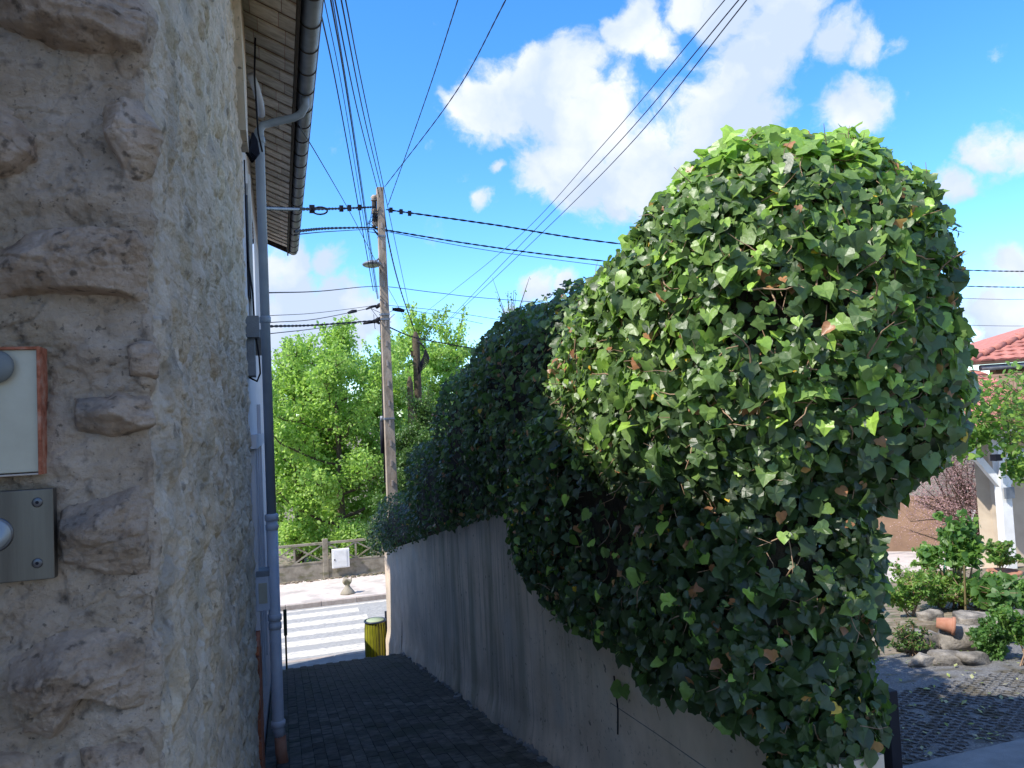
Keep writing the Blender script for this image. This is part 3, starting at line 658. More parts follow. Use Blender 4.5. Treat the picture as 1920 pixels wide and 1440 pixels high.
# ------------------------------------------------------------------ retaining wall on the right of the alley
rw = empty('retaining_wall', (1.93, 8, -3.5), 'sloping grey rendered wall streaked green with damp under the ivy', 'wall')
def rwtop(y): return np.minimum(-.79 - .196 * (y - 6.3), -1.27 + np.maximum(y - 2.6, 0) * .6)
nys = np.concatenate([np.arange(2.26, 14.4, .05), 14.4 + .13 * np.sin(np.linspace(0, math.pi / 2, 8))])
nzs = np.linspace(0, 1, 60)
Yg, Tg = np.meshgrid(nys, nzs); yv_ = Yg.ravel(); tv = Tg.ravel()
zt = rwtop(yv_); zb = -1.95 - .17 * yv_; zb = np.where(yv_ > 12.5, -5.4, zb)
zz_ = zb + (zt - zb) * tv
P = np.stack([yv_, zz_, np.zeros_like(zz_)], 1)
round_ = np.where(yv_ > 14.4, .13 * (1 - np.sqrt(np.clip(1 - ((yv_ - 14.4) / .131) ** 2, 0, 1))), 0)
xx = 1.82 + .004 * fbm(P, .8, 2) + .0008 * fbm(P, 14, 3) + round_ - .035 * sstep(-(zz_ - (-1.6 - .17 * yv_)), -.25, .02) * (1 + fbm(P, 4, 3))
nx = len(nys); i = (np.arange(59)[:, None] * nx + np.arange(nx - 1)[None]).ravel()
npmesh('render_face', np.stack([xx, yv_, zz_], 1), np.stack([i, i+1, i+1+nx, i+nx], 1), M_wall, rw, True)
v = [(1.84,2.27,-2.4),(2.06,2.27,-2.4),(2.06,2.27,-1.28),(1.84,2.27,-1.28),(1.84,14.4,-5.4),(2.06,14.5,-5.4),(2.06,14.5,-2.45),(1.84,14.4,-2.45)]
MB().add(v, [(0,1,2,3),(4,7,6,5),(0,4,5,1),(1,5,6,2),(2,6,7,3),(3,7,4,0)]).obj('wall_body', M_wall, rw)
MB().add([(1.815,14.53,-2.4),(1.95,14.53,-2.4),(1.95,14.53,-5.4),(1.95,14.53,-5.4)], [(0,1,2,3)])
# incised joint line and vertical crack, as thin recesses filled dark
cable([(1.817, 4.08, -1.52), (1.817, 4.05, -1.7), (1.817, 4.07, -1.85)], .006, parent=rw, name='dead_stem')
cable([atX(1145, 1318, 1.818), atX(1230, 1375, 1.818), atX(1330, 1445, 1.818)], .0025, parent=rw, name='joint_line', m=M_strip)

# ------------------------------------------------------------------ leaves
def leaf_template(kind):
    if kind == 0: half = [(.18,-.07),(.40,-.03),(.50,.18),(.41,.36),(.40,.52),(.20,.72)]
    elif kind == 1: half = [(.20,-.07),(.42,.04),(.47,.30),(.34,.60),(.14,.84)]
    elif kind == 2: half = [(.18,-.06),(.44,-.02),(.43,.20),(.49,.40),(.28,.56),(.15,.78)]
    elif kind == 4: half = [(.22,.30),(.20,.65)]
    else: half = [(.20,.25),(.26,.5),(.14,.8)]
    pts = [(0, .06)] + half + [(0, 1)] + [(-x, y) for x, y in half[::-1]]
    V = [(0, .40, 0.0)] + [(x, y, 0) for x, y in pts]
    V = np.array(V, float); n = len(pts)
    Fc = np.array([(0, 1 + k, 1 + (k + 1) % n) for k in range(n)])
    V[:, 0] -= 0
    return V, Fc
def frames(Nn, rngn, droop=-1.0, rand=.6):
    n = len(Nn); T = np.tile([0, 0, droop], (n, 1)) + Nn * .25 + rngn.normal(0, rand, (n, 3))
    T -= (T * Nn).sum(1, keepdims=True) * Nn; T /= np.linalg.norm(T, axis=1, keepdims=True) + 1e-9
    B = np.cross(T, Nn); return B, T
def scatter(name, m, parent, Pts, Nn, size, tint, kinds=(0, 1, 2), curl=.35, droop=-1., rand=.6, r=rng):
    Vs = []; Fs = []; A = []; off = 0
    kk = r.integers(0, len(kinds), len(Pts))
    for q, kd in enumerate(kinds):
        sel = np.where(kk == q)[0]
        if len(sel) == 0: continue
        V, Fc = leaf_template(kd); P = Pts[sel]; N_ = Nn[sel]; B, T = frames(N_, r, droop, rand); s = size[sel][:, None, None]
        asp = r.uniform(.85, 1.25, len(sel))[:, None, None]
        cu = r.uniform(-.6, 1.7, len(sel))[:, None] * curl; fo = r.uniform(-.15, .45, len(sel))[:, None]
        zl = -cu * (V[None, :, 1] - .4) ** 2 + fo * np.abs(V[None, :, 0])
        zl = zl + r.normal(0, .03, zl.shape)
        X = P[:, None, :] + s * (B[:, None, :] * V[None, :, 0, None] * asp + T[:, None, :] * (V[None, :, 1, None] - .3) + N_[:, None, :] * zl[:, :, None])
        Vs.append(X.reshape(-1, 3)); nv = len(V)
        Fs.append((Fc[None] + (np.arange(len(sel)) * nv)[:, None, None] + off).reshape(-1, 3)); off += nv * len(sel)
        A.append(np.repeat(tint[sel], nv))
    return npmesh(name, np.concatenate(Vs), np.concatenate(Fs), m, parent, False, {'tint': np.concatenate(A)})

# ------------------------------------------------------------------ ivy hedge
SE = [  # centre, half sizes, exponent
    ((2.045, 3.10, .33), (.665, .99, .80), 3.1),
    ((1.84, 2.78, -.62), (.35, .54, 1.05), 3.0),
    ((1.86, 3.95, -.62), (.30, 1.70, .72), 3.0),
    ((2.26, 5.6, .04), (.64, 1.85, .92), 2.8),
    ((2.20, 7.3, -.30), (.60, 1.65, .92), 2.8),
    ((2.15, 9.1, -1.0), (.58, 1.9, .80), 2.8),
    ((2.05, 11.8, -1.66), (.54, 2.3, .52), 2.6),
    ((2.0, 13.75, -2.02), (.52, .95, .50), 2.5)]
def dome(V):
    """the crown slopes down towards the farther hedge"""
    q_ = sstep(V[:, 1] - .8 * (V[:, 0] - 1.5), 2.2, 3.95); zf = 1 - .60 * q_
    V = V.copy(); V[:, 2] = np.where(V[:, 2] > .05, .05 + (V[:, 2] - .05) * zf, V[:, 2]); return V
def se_f(P, k, sh=0):
    c, h, e = SE[k]; return ((np.abs((P - np.array(c)) / (np.array(h) - sh))) ** e).sum(1)
def se_sample(k, n, r=rng):
    c, h, e = SE[k]; c = np.array(c); h = np.array(h)
    D = r.normal(0, 1, (n, 3)); 
    # even area: sample a box surface, project
    D = r.uniform(-1, 1, (n, 3)); ax = r.choice(3, n, p=np.array([h[1]*h[2], h[0]*h[2], h[0]*h[1]]) / (h[1]*h[2] + h[0]*h[2] + h[0]*h[1])); sg = r.choice([-1, 1], n)
    D[np.arange(n), ax] = sg
    q = (np.abs(D) ** e).sum(1) ** (1 / e); U = D / q[:, None]
    N_ = np.sign(U) * np.abs(U) ** (e - 1) / h; N_ /= np.linalg.norm(N_, axis=1, keepdims=True)
    return c + U * h, N_
ivy = empty('ivy_hedge', (2.1, 4, -1.2), 'large dense ivy hedge swelling into a rounded crown on top of the retaining wall', 'hedge')
allP = []; allN = []; allK = []; allD = []
CNT = [36000, 15000, 18000, 14500, 9000, 7500, 8500, 5600]
for k in range(len(SE)):
    P, N_ = se_sample(k, CNT[k])
    depth = -np.abs(rng.normal(0, .095, len(P))) + .035
    lump = .07 * fbm(P, 2.1, 3) + .045 * fbm(P + 9, 6.5, 2)
    if k == 0:
        q_ = sstep(P[:, 1] - .8 * (P[:, 0] - 1.5), 2.0, 3.9) * (1 - sstep(P[:, 1], 3.9, 4.2)); N_[:, 1] += .45 * q_ * (P[:, 2] > .3); N_[:, 0] -= .2 * q_ * (P[:, 2] > .3); N_ /= np.linalg.norm(N_, axis=1, keepdims=True); P = dome(P)
    P = P + N_ * (depth + lump)[:, None]
    ok = np.ones(len(P), bool)
    for j in range(len(SE)):
        if j != k: ok &= se_f(P, j, .12) > 1
    # ivy stops above a ragged lower line on the alley side and never enters the paved alley
    zl = np.interp(P[:, 1], [1.9, 2.45, 2.9, 4.0, 5.0, 5.5, 6.3, 9, 14.6], [-2.1, -1.45, -1.36, -1.46, -1.40, -1.22, -.80, -1.36, -2.48]) + .09 * fbm(P + 50, 3.0, 3)
    zl = np.interp(P[:, 1], [1.9, 2.12, 2.3, 2.66, 3.5, 4.2, 5.0, 5.5, 6.3, 9, 14.6], [-1.9, -1.6, -1.16, -1.16, -1.22, -1.27, -1.24, -1.10, -.80, -1.36, -2.48]) + .07 * fbm(P + 50, 3.0, 3)
    alley_side = P[:, 0] < np.where(P[:, 1] < 2.45, 1.66, 1.86)
    ok &= ~(alley_side & (P[:, 2] < zl))
    ok &= ~((P[:, 0] > 2.3) & (N_[:, 0] > .5) & (P[:, 1] > 4.0) & (rng.random(len(P)) < .6))
    ok &= ~((P[:, 0] > 2.5) & (P[:, 2] < -.35) & (P[:, 1] < 3.6))
    gaps = fbm(P + 70, 3.2, 3) < -.34
    ok &= ~(gaps & (rng.random(len(P)) < .75))
    allP.append(P[ok]); allN.append(N_[ok]); allK.append(np.full(ok.sum(), k)); allD.append(depth[ok])
P = np.concatenate(allP); N0 = np.concatenate(allN); K = np.concatenate(allK); D = np.concatenate(allD)
n = len(P)
Nn = N0 * .70 + np.array([-.28, -.30, .34]) + rng.normal(0, .52, (n, 3)); Nn /= np.linalg.norm(Nn, axis=1, keepdims=True)
size = np.clip(rng.lognormal(math.log(.046), .36, n), .018, .085)
size[K >= 4] *= .9; size[K >= 6] *= .62
# small leaves on the left shoulder of the crown as in the photograph
tiny = (P[:, 1] > 3.2) & (P[:, 1] < 4.2) & (P[:, 0] < 1.9) & (K == 0)
size[tiny] *= .72
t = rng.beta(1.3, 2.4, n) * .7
young = (rng.random(n) < np.where(P[:, 2] > -.1, .20, .06)); t[young] = rng.uniform(.66, .9, young.sum())  # young growth, weighted to the lit part to add to its brightness
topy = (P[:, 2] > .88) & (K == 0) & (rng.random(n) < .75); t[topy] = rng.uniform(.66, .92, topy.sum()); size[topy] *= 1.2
t[(P[:, 2] < -.25) & (t < .6)] *= .4; t[(P[:, 2] > .0) & (K == 0) & (t < .6)] += .10; t[(K >= 5) & (t > .5)] *= .55  # lower leaves darkened, sunlit crown lightened: light put into the tint
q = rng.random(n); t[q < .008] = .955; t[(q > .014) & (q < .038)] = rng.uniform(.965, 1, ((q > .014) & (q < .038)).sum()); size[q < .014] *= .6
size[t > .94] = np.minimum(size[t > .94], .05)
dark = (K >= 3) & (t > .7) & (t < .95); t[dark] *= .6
dist = np.linalg.norm(P, axis=1)
facing = -(P / dist[:, None] * N0).sum(1)
pz = P @ np.array(FWD); pu = 960 + (P @ np.array(RGT)) / pz * F; pv = 720 - (P @ np.array(UPV)) / pz * F
score = dist - 8 * size + 3 * (t > .94) - 5.0 * (D > .0) + 100 * ((facing < .25) | (pu < 0) | (pu > 1900) | (pv < 0) | (pv > 1430)) + rng.uniform(0, .8, n)
order = np.argsort(score); big = order[:300]; rest = order[300:]
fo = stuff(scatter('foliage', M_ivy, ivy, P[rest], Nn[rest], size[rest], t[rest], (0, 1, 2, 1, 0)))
# the 300 largest leaves: parts that share twelve meshes
lv = []
for kd in (0, 1, 2):
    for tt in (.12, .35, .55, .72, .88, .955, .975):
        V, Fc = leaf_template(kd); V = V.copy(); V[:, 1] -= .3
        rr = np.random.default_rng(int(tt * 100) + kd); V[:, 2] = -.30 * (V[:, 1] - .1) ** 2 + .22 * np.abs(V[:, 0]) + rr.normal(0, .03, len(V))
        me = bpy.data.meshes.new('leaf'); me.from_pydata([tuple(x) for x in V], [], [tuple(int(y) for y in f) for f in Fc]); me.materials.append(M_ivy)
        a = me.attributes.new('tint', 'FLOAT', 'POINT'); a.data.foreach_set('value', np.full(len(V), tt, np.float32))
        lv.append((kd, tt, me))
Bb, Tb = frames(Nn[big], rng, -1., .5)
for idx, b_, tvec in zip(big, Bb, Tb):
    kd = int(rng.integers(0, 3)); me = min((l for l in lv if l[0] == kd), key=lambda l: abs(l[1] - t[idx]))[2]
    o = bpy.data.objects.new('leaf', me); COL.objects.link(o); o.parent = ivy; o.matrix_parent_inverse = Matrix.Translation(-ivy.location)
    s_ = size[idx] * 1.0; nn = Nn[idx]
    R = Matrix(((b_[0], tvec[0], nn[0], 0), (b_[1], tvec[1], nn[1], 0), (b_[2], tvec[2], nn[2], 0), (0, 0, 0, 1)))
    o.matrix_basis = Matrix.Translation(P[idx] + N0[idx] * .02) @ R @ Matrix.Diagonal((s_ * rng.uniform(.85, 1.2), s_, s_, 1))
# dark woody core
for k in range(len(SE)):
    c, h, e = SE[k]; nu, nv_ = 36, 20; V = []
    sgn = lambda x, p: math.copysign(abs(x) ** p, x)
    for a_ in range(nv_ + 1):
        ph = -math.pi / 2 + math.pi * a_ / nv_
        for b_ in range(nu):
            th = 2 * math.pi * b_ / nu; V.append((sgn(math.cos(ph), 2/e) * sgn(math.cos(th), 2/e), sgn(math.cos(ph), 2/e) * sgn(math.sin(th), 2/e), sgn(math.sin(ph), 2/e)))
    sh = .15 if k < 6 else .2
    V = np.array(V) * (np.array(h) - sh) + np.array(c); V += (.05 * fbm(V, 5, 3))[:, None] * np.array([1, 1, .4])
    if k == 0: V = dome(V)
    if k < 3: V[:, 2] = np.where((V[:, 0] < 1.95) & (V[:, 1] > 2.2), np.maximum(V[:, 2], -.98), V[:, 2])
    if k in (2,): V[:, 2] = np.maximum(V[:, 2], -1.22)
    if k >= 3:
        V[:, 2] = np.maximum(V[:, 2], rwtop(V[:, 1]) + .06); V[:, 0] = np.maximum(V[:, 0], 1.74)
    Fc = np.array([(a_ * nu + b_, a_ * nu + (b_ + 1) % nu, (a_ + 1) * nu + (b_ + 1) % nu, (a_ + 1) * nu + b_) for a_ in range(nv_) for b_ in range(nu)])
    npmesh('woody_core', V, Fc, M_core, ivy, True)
# twigs and stems between the leaves
def twig_stuff(name, m, sel, ln, r0_, upb, n_seg=4, out=.05):
    tb = MB()
    for idx in sel:
        p = Vector(P[idx]) - Vector(N0[idx]) * .03; d = Vector(rng.normal(0, 1, 3)); nn = Vector(N0[idx]); d = (d - nn * d.dot(nn)).normalized() + Vector((0, 0, upb)) + nn * out; d.normalize()
        pts = [p]
        for j in range(n_seg):
            d = (d + Vector(rng.normal(0, .33, 3))).normalized(); pts.append(pts[-1] + d * (ln * rng.uniform(.6, 1.3) / n_seg))
        tb.tube(pts, [r0_ * (1 - .7 * j / n_seg) for j in range(n_seg + 1)], 4, False)
    return stuff(tb.obj(name, m, ivy, True))
vis = np.where((facing > -.1) & (D > -.06) & (P[:, 1] < 9))[0]
twig_stuff('stem', M_twig, rng.choice(vis, 1500), .15, .003, .1, out=-.05)
near_bare = vis[(P[vis, 2] > -.1) & (P[vis, 2] < .55) & (P[vis, 1] < 4.2)]
twig_stuff('bare_branch', M_twig, rng.choice(near_bare, 260), .17, .0045, .0, out=.0)
M_young = mat('young_stem', [(.16,.24,.05),(.25,.33,.08)], 20, 3, .6)
topl = vis[(K[vis] == 0)]
twig_stuff('young_shoot', M_young, rng.choice(topl, 900), .06, .0020, .8, out=.15)
# the one trailing leaf on the wall
o = scatter('trailing_leaf', M_ivy, ivy, np.array([[1.79, 3.98, -1.56], [1.79, 3.9, -1.54]]), np.array([[-1., -.3, .3], [-1., -.5, .1]]) / 1.1, np.array([.10, .08]), np.array([.62, .5]), (0,))

# ------------------------------------------------------------------ tree maker
def make_tree(base, h, spread, name, label, cat, mat_l, n_leaf, lsize, trunk_r, seed, lean=(0, 0), low=.15, tall=.55, group=None, tuft=True, shape=1.0, kinds=(3,), upright=.8, zmin=None, bias=None):
    r = np.random.default_rng(seed); base = Vector(base)
    t_ = empty(name, base, label, cat, group)
    top = base + Vector((lean[0], lean[1], h * .8)); tr = []
    for j in range(9):
        q_ = j / 8; tr.append(base.lerp(top, q_) + Vector((r.normal(0, .04) * h * .12, r.normal(0, .04) * h * .12, 0)) * q_)
    MB().tube(tr, [trunk_r * (1 - .85 * j / 8) for j in range(9)], 9).obj('trunk', M_bark, t_, True)
    limbs = MB(); tips = []
    nl = int(16 + 10 * shape)
    for a in range(nl):
        q_ = low + (1 - low) * (a / nl) ** .9 * .97
        k = q_ * 8; i0 = min(7, int(k)); p = tr[i0].lerp(tr[i0 + 1], k - i0); ang = a * 2.4 + r.normal(0, .3)
        rad = spread * (math.sin(math.pi * min(1, .12 + q_ * .8)) ** .7) * r.uniform(.6, 1.1)
        d = Vector((math.cos(ang), math.sin(ang), 0)); rise = rad * r.uniform(.15, .9) * upright
        pts = [p]
        for s_i in range(1, 6):
            f_ = s_i / 5; pts.append(p + d * rad * f_ + Vector((0, 0, rise * f_ ** 1.5)) + Vector(r.normal(0, .05 * rad, 3)) * f_)
        limbs.tube(pts, [trunk_r * .38 * (1 - q_ * .6) * (1 - .85 * s_i / 5) + .008 for s_i in range(6)], 6, False)
        for s_i in range(2, 6):
            for b_ in range(3):
                d2 = Vector(r.normal(0, .7, 3)); d2.z = abs(d2.z) * upright + .25; d2.normalize()
                l2 = r.uniform(.3, 1.0) * spread * .36; pp = pts[s_i]; e_ = pp + d2 * l2
                limbs.tube([pp, pp.lerp(e_, .5) + Vector(r.normal(0, .03 * l2, 3)), e_], [.02 * h / 8, .012 * h / 8, .004], 4, False)
                tips.append((pp, e_))
    for b_ in range(10):
        pp = tr[8]; d2 = Vector(r.normal(0, .4, 3)); d2.z = abs(d2.z) + .8; e_ = pp + d2.normalized() * h * .2 * r.uniform(.5, 1.1); limbs.tube([pp, e_], [.03, .005], 4, False); tips.append((pp, e_)); tips.append((pp, e_))
    limbs.obj('limbs', M_bark, t_, True)
    A = np.array([list(a) for a, b in tips]); Bq = np.array([list(b) for a, b in tips]); k = r.integers(0, len(tips), n_leaf)
    f_ = r.random(n_leaf)[:, None] ** .7; Pp = A[k] * (1 - f_) + Bq[k] * f_
    sd = spread * .085 * (1.25 - .8 * f_)
    Pp = Pp + r.normal(0, 1, (n_leaf, 3)) * sd
    if zmin is not None: 
        keep = Pp[:, 2] > zmin; Pp = Pp[keep]; k = k[keep]
    n_ = len(Pp)
    Nl = r.normal(0, 1, (n_, 3)) + np.array([0, 0, .6]); Nl /= np.linalg.norm(Nl, axis=1, keepdims=True)
    tk = r.random(len(tips)); tint = np.clip(tk[k] * .6 + r.random(n_) * .4, 0, 1)
    stuff(scatter('crown', mat_l, t_, Pp, Nl, r.uniform(.7, 1.3, n_) * lsize, tint, kinds, .2, -.5, .8, r))
    return t_
GRP = 'trees beyond the lattice fence'
make_tree(Vector((atY(645, 1100, 29).x, 29, -5.35)), 9.8, 3.0, 'broadleaf_tree', 'tall bright green tree standing left of the concrete pole', 'tree', M_tree, 33000, .15, .20, 1, low=.04, group=GRP)
make_tree((atY(560, 1000, 31).x, 31, -5.35), 9.0, 2.5, 'broadleaf_tree', 'bright green tree half hidden by the house downpipe', 'tree', M_tree, 24000, .15, .18, 2, low=.04, group=GRP)
b3 = atY(800, 1000, 36); b3.z = -5.4
make_tree(b3, 11.6, 2.5, 'broadleaf_tree', 'sunlit tree behind the two dark wooden posts', 'tree', M_tree, 20000, .17, .2, 3, low=.08, group=GRP)
b4 = atY(872, 1000, 38); b4.z = -5.4
make_tree(b4, 11.4, 2.4, 'broadleaf_tree', 'sunlit tree rising just left of the dark ivy slope', 'tree', M_tree, 17000, .17, .2, 4, low=.08, group=GRP)
b5 = atY(735, 1000, 31); b5.z = -5.4
make_tree(b5, 9.2, 1.9, 'broadleaf_tree', 'green tree directly behind the concrete pole', 'tree', M_tree, 17000, .15, .17, 8, low=.05, group=GRP)
b6 = atY(605, 1000, 34); b6.z = -5.4
make_tree(b6, 8.6, 2.3, 'broadleaf_tree', 'looser green tree showing behind between the downpipe and the tallest tree', 'tree', M_tree, 16000, .16, .17, 9, low=.05, group=GRP)
b7 = atY(962, 700, 24); b7.z = -5.2
make_tree(b7, 10.2, .8, 'birch_tree', 'slim sparse birch showing its pale top above the ivy', 'tree', M_plant, 1500, .10, .09, 5, low=.5, shape=.5)
# darker green shrub leaning over behind the low hedge
b8 = Vector((3.35, 17.9, -5.0))
make_tree(b8, 6.0, 1.3, 'garden_tree', 'fine leaved green tree spilling over behind the low end of the ivy', 'tree', M_hedge, 34000, .07, .09, 6, low=.35, upright=.5)
b9 = Vector((3.35, 13.4, -3.9))
make_tree(b9, 4.4, .8, 'garden_tree', 'darker leafy tree close behind the ivy slope', 'tree', M_hedge, 22000, .065, .08, 7, low=.35, upright=.5)

# ------------------------------------------------------------------ lattice fence across the street
fn = empty('lattice_fence', (-6, 25.95, -4.97), 'weathered concrete fence with low panels below and open crossed lattice above', 'fence')
FY = 25.95; FZ = -4.97
bay = 2.9; x0b = atY(612, 1090, FY).x
for k in range(-3, 6):
    x = x0b + k * bay
    MB().box((x - .09, FY - .06, FZ - .4), (x + .09, FY + .06, FZ + 1.30)).obj('post', M_fence, fn, bevel=.012)
    xa, xb = x + .09, x + bay - .09
    MB().box((xa, FY - .03, FZ - .4), (xb, FY + .03, FZ + .52)).obj('solid_panel', M_fence, fn)
    MB().box((xa, FY - .04, FZ + 1.12), (xb, FY + .04, FZ + 1.2)).obj('top_rail', M_fence, fn, bevel=.008)
    MB().box((xa, FY - .04, FZ + .522), (xb, FY + .04, FZ + .58)).obj('lower_rail', M_fence, fn, bevel=.008)
    npan = 3; wd = (xb - xa) / npan
    for j in range(npan):
        xl = xa + j * wd; xr = xl + wd; zl, zh = FZ + .58, FZ + 1.12
        MB().bar((xl, FY, zl), (xr, FY, zh), .045, .045, Vector((0, 1, 0))).obj('lattice_bar', M_fence, fn)
        MB().bar((xl, FY + .002, zh), (xr, FY + .002, zl), .045, .041, Vector((0, 1, 0))).obj('lattice_bar', M_fence, fn)
        if j: MB().box((xl - .03, FY - .024, zl), (xl + .03, FY + .024, zh)).obj('lattice_post', M_fence, fn)
ub = empty('utility_box', atY(640, 1060, FY - .15), 'white utility cabinet mounted on the lattice fence', 'cabinet')
a = atY(622, 1031, FY - .2); b = atY(656, 1063, FY - .2)
MB().box((a.x, FY - .2, b.z), (b.x, FY - .065, a.z)).obj('case', M_white, ub, bevel=.01)
MB().box((a.x + .05, FY - .212, b.z + .04), (b.x - .09, FY - .2005, a.z - .04)).obj('door', M_white, ub, bevel=.004)
MB().box((a.x + .07, FY - .222, b.z + .25), (a.x + .10, FY - .2125, b.z + .31)).obj('latch', M_cable, ub)
# broken bollard on the far pavement
bp_ = atZ(652, 1113, -4.97); 
bo = tag(MB().lathe([(.22, 0), (.21, .04), (.15, .12), (.085, .2), (.065, .26), (.10, .34), (.145, .40), (.13, .41)], tuple(bp_), 20).obj('broken_bollard', M_fence, smooth=True), 'short waisted concrete bollard stump with a broken flared top on the far pavement', 'bollard')
for v_ in bo.data.vertices:
    if v_.co.z > bp_.z + .3: v_.co.z += .07 * math.sin(3 * math.atan2(v_.co.y - bp_.y, v_.co.x - bp_.x) + 1)
# litter bin
BX, BY, BZ = 1.62, 14.6, -4.50
lb = empty('litter_bin', (BX, BY, BZ), 'round litter bin with a gathered yellow bag beside the end of the wall', 'bin')
seg = 120; vs = []; fs = []
prof = [(.185, .02), (.205, .2), (.205, .5), (.20, .68), (.188, .76), (.182, .80)]
for i_, (r_, z_) in enumerate(prof):
    for k in range(seg):
        th = 2 * math.pi * k / seg; rr = r_ * (1 + .05 * abs(math.sin(th * 11 + .25 * math.sin(z_ * 6))) - .02 + .01 * math.sin(th * 3 + z_ * 9)); vs.append((BX + rr * math.cos(th), BY + rr * math.sin(th), BZ + z_))
for i_ in range(len(prof) - 1):
    for k in range(seg): k2 = (k + 1) % seg; fs.append((i_*seg+k, i_*seg+k2, (i_+1)*seg+k2, (i_+1)*seg+k))
MB().add(vs, fs).obj('bag', M_bag, lb, True)
for k in range(22):
    th = 2 * math.pi * k / 22 + .07
    MB().tube([(BX + rr_ * math.cos(th), BY + rr_ * math.sin(th), BZ + z_) for rr_, z_ in ((.19, .03), (.207, .2), (.207, .5), (.202, .68), (.19, .78))], .0055, 5).obj('fold', M_cable, lb)
MB().tube([(BX + .2 * math.cos(k * .2618), BY + .2 * math.sin(k * .2618), BZ + .81) for k in range(25)], .016, 8).obj('ring', M_rim, lb, True)
MB().lathe([(.17, 0), (.165, .012), (.0, .02)], (BX, BY, BZ + .815), 28).obj('lid', M_lid, lb, True)
MB().box((BX + .19, BY + .02, BZ), (BX + .235, BY + .065, BZ + .95)).obj('bin_post', M_rim, lb)
# slim post at the alley mouth
pz_ = atY(534, 1143, 14.0)
ap = empty('barrier_post', (pz_.x, 14, -4.27), 'slim dark green metal post standing at the mouth of the alley', 'post')
bse = Vector((pz_.x, 14, -4.3))
MB().tube([bse, (pz_.x, 14, pz_.z - .45)], .018, 10).obj('shaft', M_postg, ap)
MB().box((pz_.x - .03, 13.975, pz_.z - .45), (pz_.x + .03, 14.025, pz_.z)).obj('sleeve', M_postg, ap, bevel=.006)

# ------------------------------------------------------------------ utility poles and cables
pt = atD(712, 352, 16.0); PZ = pt.z; pX, pY = pt.x, pt.y
up_ = empty('utility_pole', (pX, pY, -5.0), 'tall weathered concrete pole at the street corner carrying lamp and cables', 'pole')
H = PZ + 5.0
v = []
for (z_, w_, d_) in ((-5.0, .13, .10), (PZ, .072, .065)):
    v += [(pX - w_, pY - d_, z_), (pX + w_, pY - d_, z_), (pX + w_, pY + d_, z_), (pX - w_, pY + d_, z_)]
MB().add(v, [(0,3,2,1),(4,5,6,7),(0,1,5,4),(1,2,6,5),(2,3,7,6),(3,0,4,7)]).obj('shaft', M_concrete, up_, bevel=.012)
for k in range(16):
    z_ = PZ - .9 - k * .42; w_ = .072 + (PZ - z_) / H * .058
    MB().box((pX - .018, pY - w_ - .005, z_), (pX + .018, pY - w_ * .7, z_ + .12)).obj('recess', M_kerb, up_)
for (u, v_) in ((715, 445), (719, 592), (720, 601), (727, 785)):
    p = atD(u, v_, 16.0); w_ = .072 + (PZ - p.z) / H * .058 + .006
    MB().box((pX - w_, pY - w_, p.z - .02), (pX + w_, pY + w_, p.z + .02)).obj('steel_band', M_zinc, up_)
# bracket with insulator rack left of the top
a = atD(701, 372, 15.95); b = atD(703, 420, 15.95)
MB().tube([a, b], .05, 10).obj('rack', M_darkwood, up_)
for p in (a, b, a.lerp(b, .5)):
    MB().lathe([(.03, -.06), (.07, -.045), (.045, -.01), (.07, .02), (.045, .05), (.03, .07)], tuple(p), 12).obj('insulator', M_concrete, up_, True)
MB().bar(a, (pX, pY, a.z + .12), .06, .06).obj('arm', M_concrete, up_); MB().bar(b, (pX, pY, b.z + .06), .06, .06).obj('arm', M_concrete, up_)
# street lamp
la = empty('street_lamp', atD(698, 494, 15.7), 'flat grey street lamp head on a short arm on the concrete pole', 'street lamp')
p0 = atD(716, 480, 16.0); p1 = atD(703, 491, 15.7)
MB().tube([p0, p1], .02, 8).obj('arm', M_zinc, la)
pc = atD(697, 495, 15.6); Ml = Matrix.Translation(pc) @ Matrix.Diagonal((.20, .26, 1, 1))
MB().lathe([(.2, -.035), (.9, -.03), (1.0, -.005), (.85, .02), (.45, .06), (.1, .075)], (0, 0, 0), 24, Ml).obj('head', M_zinc, la, True)
MB().lathe([(.7, -.05), (.72, -.032)], (0, 0, 0), 20, Ml).obj('lens', M_lid, la, True)
# conduit on the pole's left side
cable([atD(714, 600, 15.9), atD(717, 700, 15.9), atD(719, 790, 15.9), atD(722, 905, 15.9)], .022, 'conduit', parent=up_)
MB().tube([atD(716.5, 790, 15.85), atD(718.5, 850, 15.85)], .055, 12).obj('cable_sleeve', M_cable, up_, True)
MB().tube([atD(716, 780, 15.85), atD(716.5, 790, 15.85)], .04, 12).obj('sleeve_cap', M_zinc, up_, True)
cable([atD(724, 610, 15.9), atD(725, 700, 15.9), atD(728, 800, 15.9), atD(729, 860, 15.9)], .008, 'pole_wire', parent=up_)
# clamps on the cables near the pole
for (u0_, v0_, u1_, v1_, r_) in ((686, 580, 706, 573, .03), (705, 578, 716, 569, .045), (652, 587, 669, 583, .04), (681, 607, 700, 604, .035), (700, 605, 716, 596, .05), (736, 580, 758, 583, .05), (700, 600, 712, 607, .035), (697, 392, 708, 402, .03), (700, 430, 712, 446, .02)):
    MB().tube([atD(u0_, v0_, 15.95), atD((u0_ + u1_) / 2, (v0_ + v1_) / 2 - 1, 15.95), atD(u1_, v1_, 15.95)], [r_ * .6, r_, r_ * .7], 8).obj('cable_clamp', M_cable, up_, True)
for q in range(9):
    a = atD(random.uniform(690, 716), random.uniform(370, 420), 15.9); b = atD(random.uniform(700, 716), random.uniform(380, 450), 15.9); m_ = a.lerp(b, .5) + Vector((-.12, 0, -.12))
    cable([a, a.lerp(m_, .6), m_, m_.lerp(b, .5), b], .007, 'jumper_wire', parent=up_)
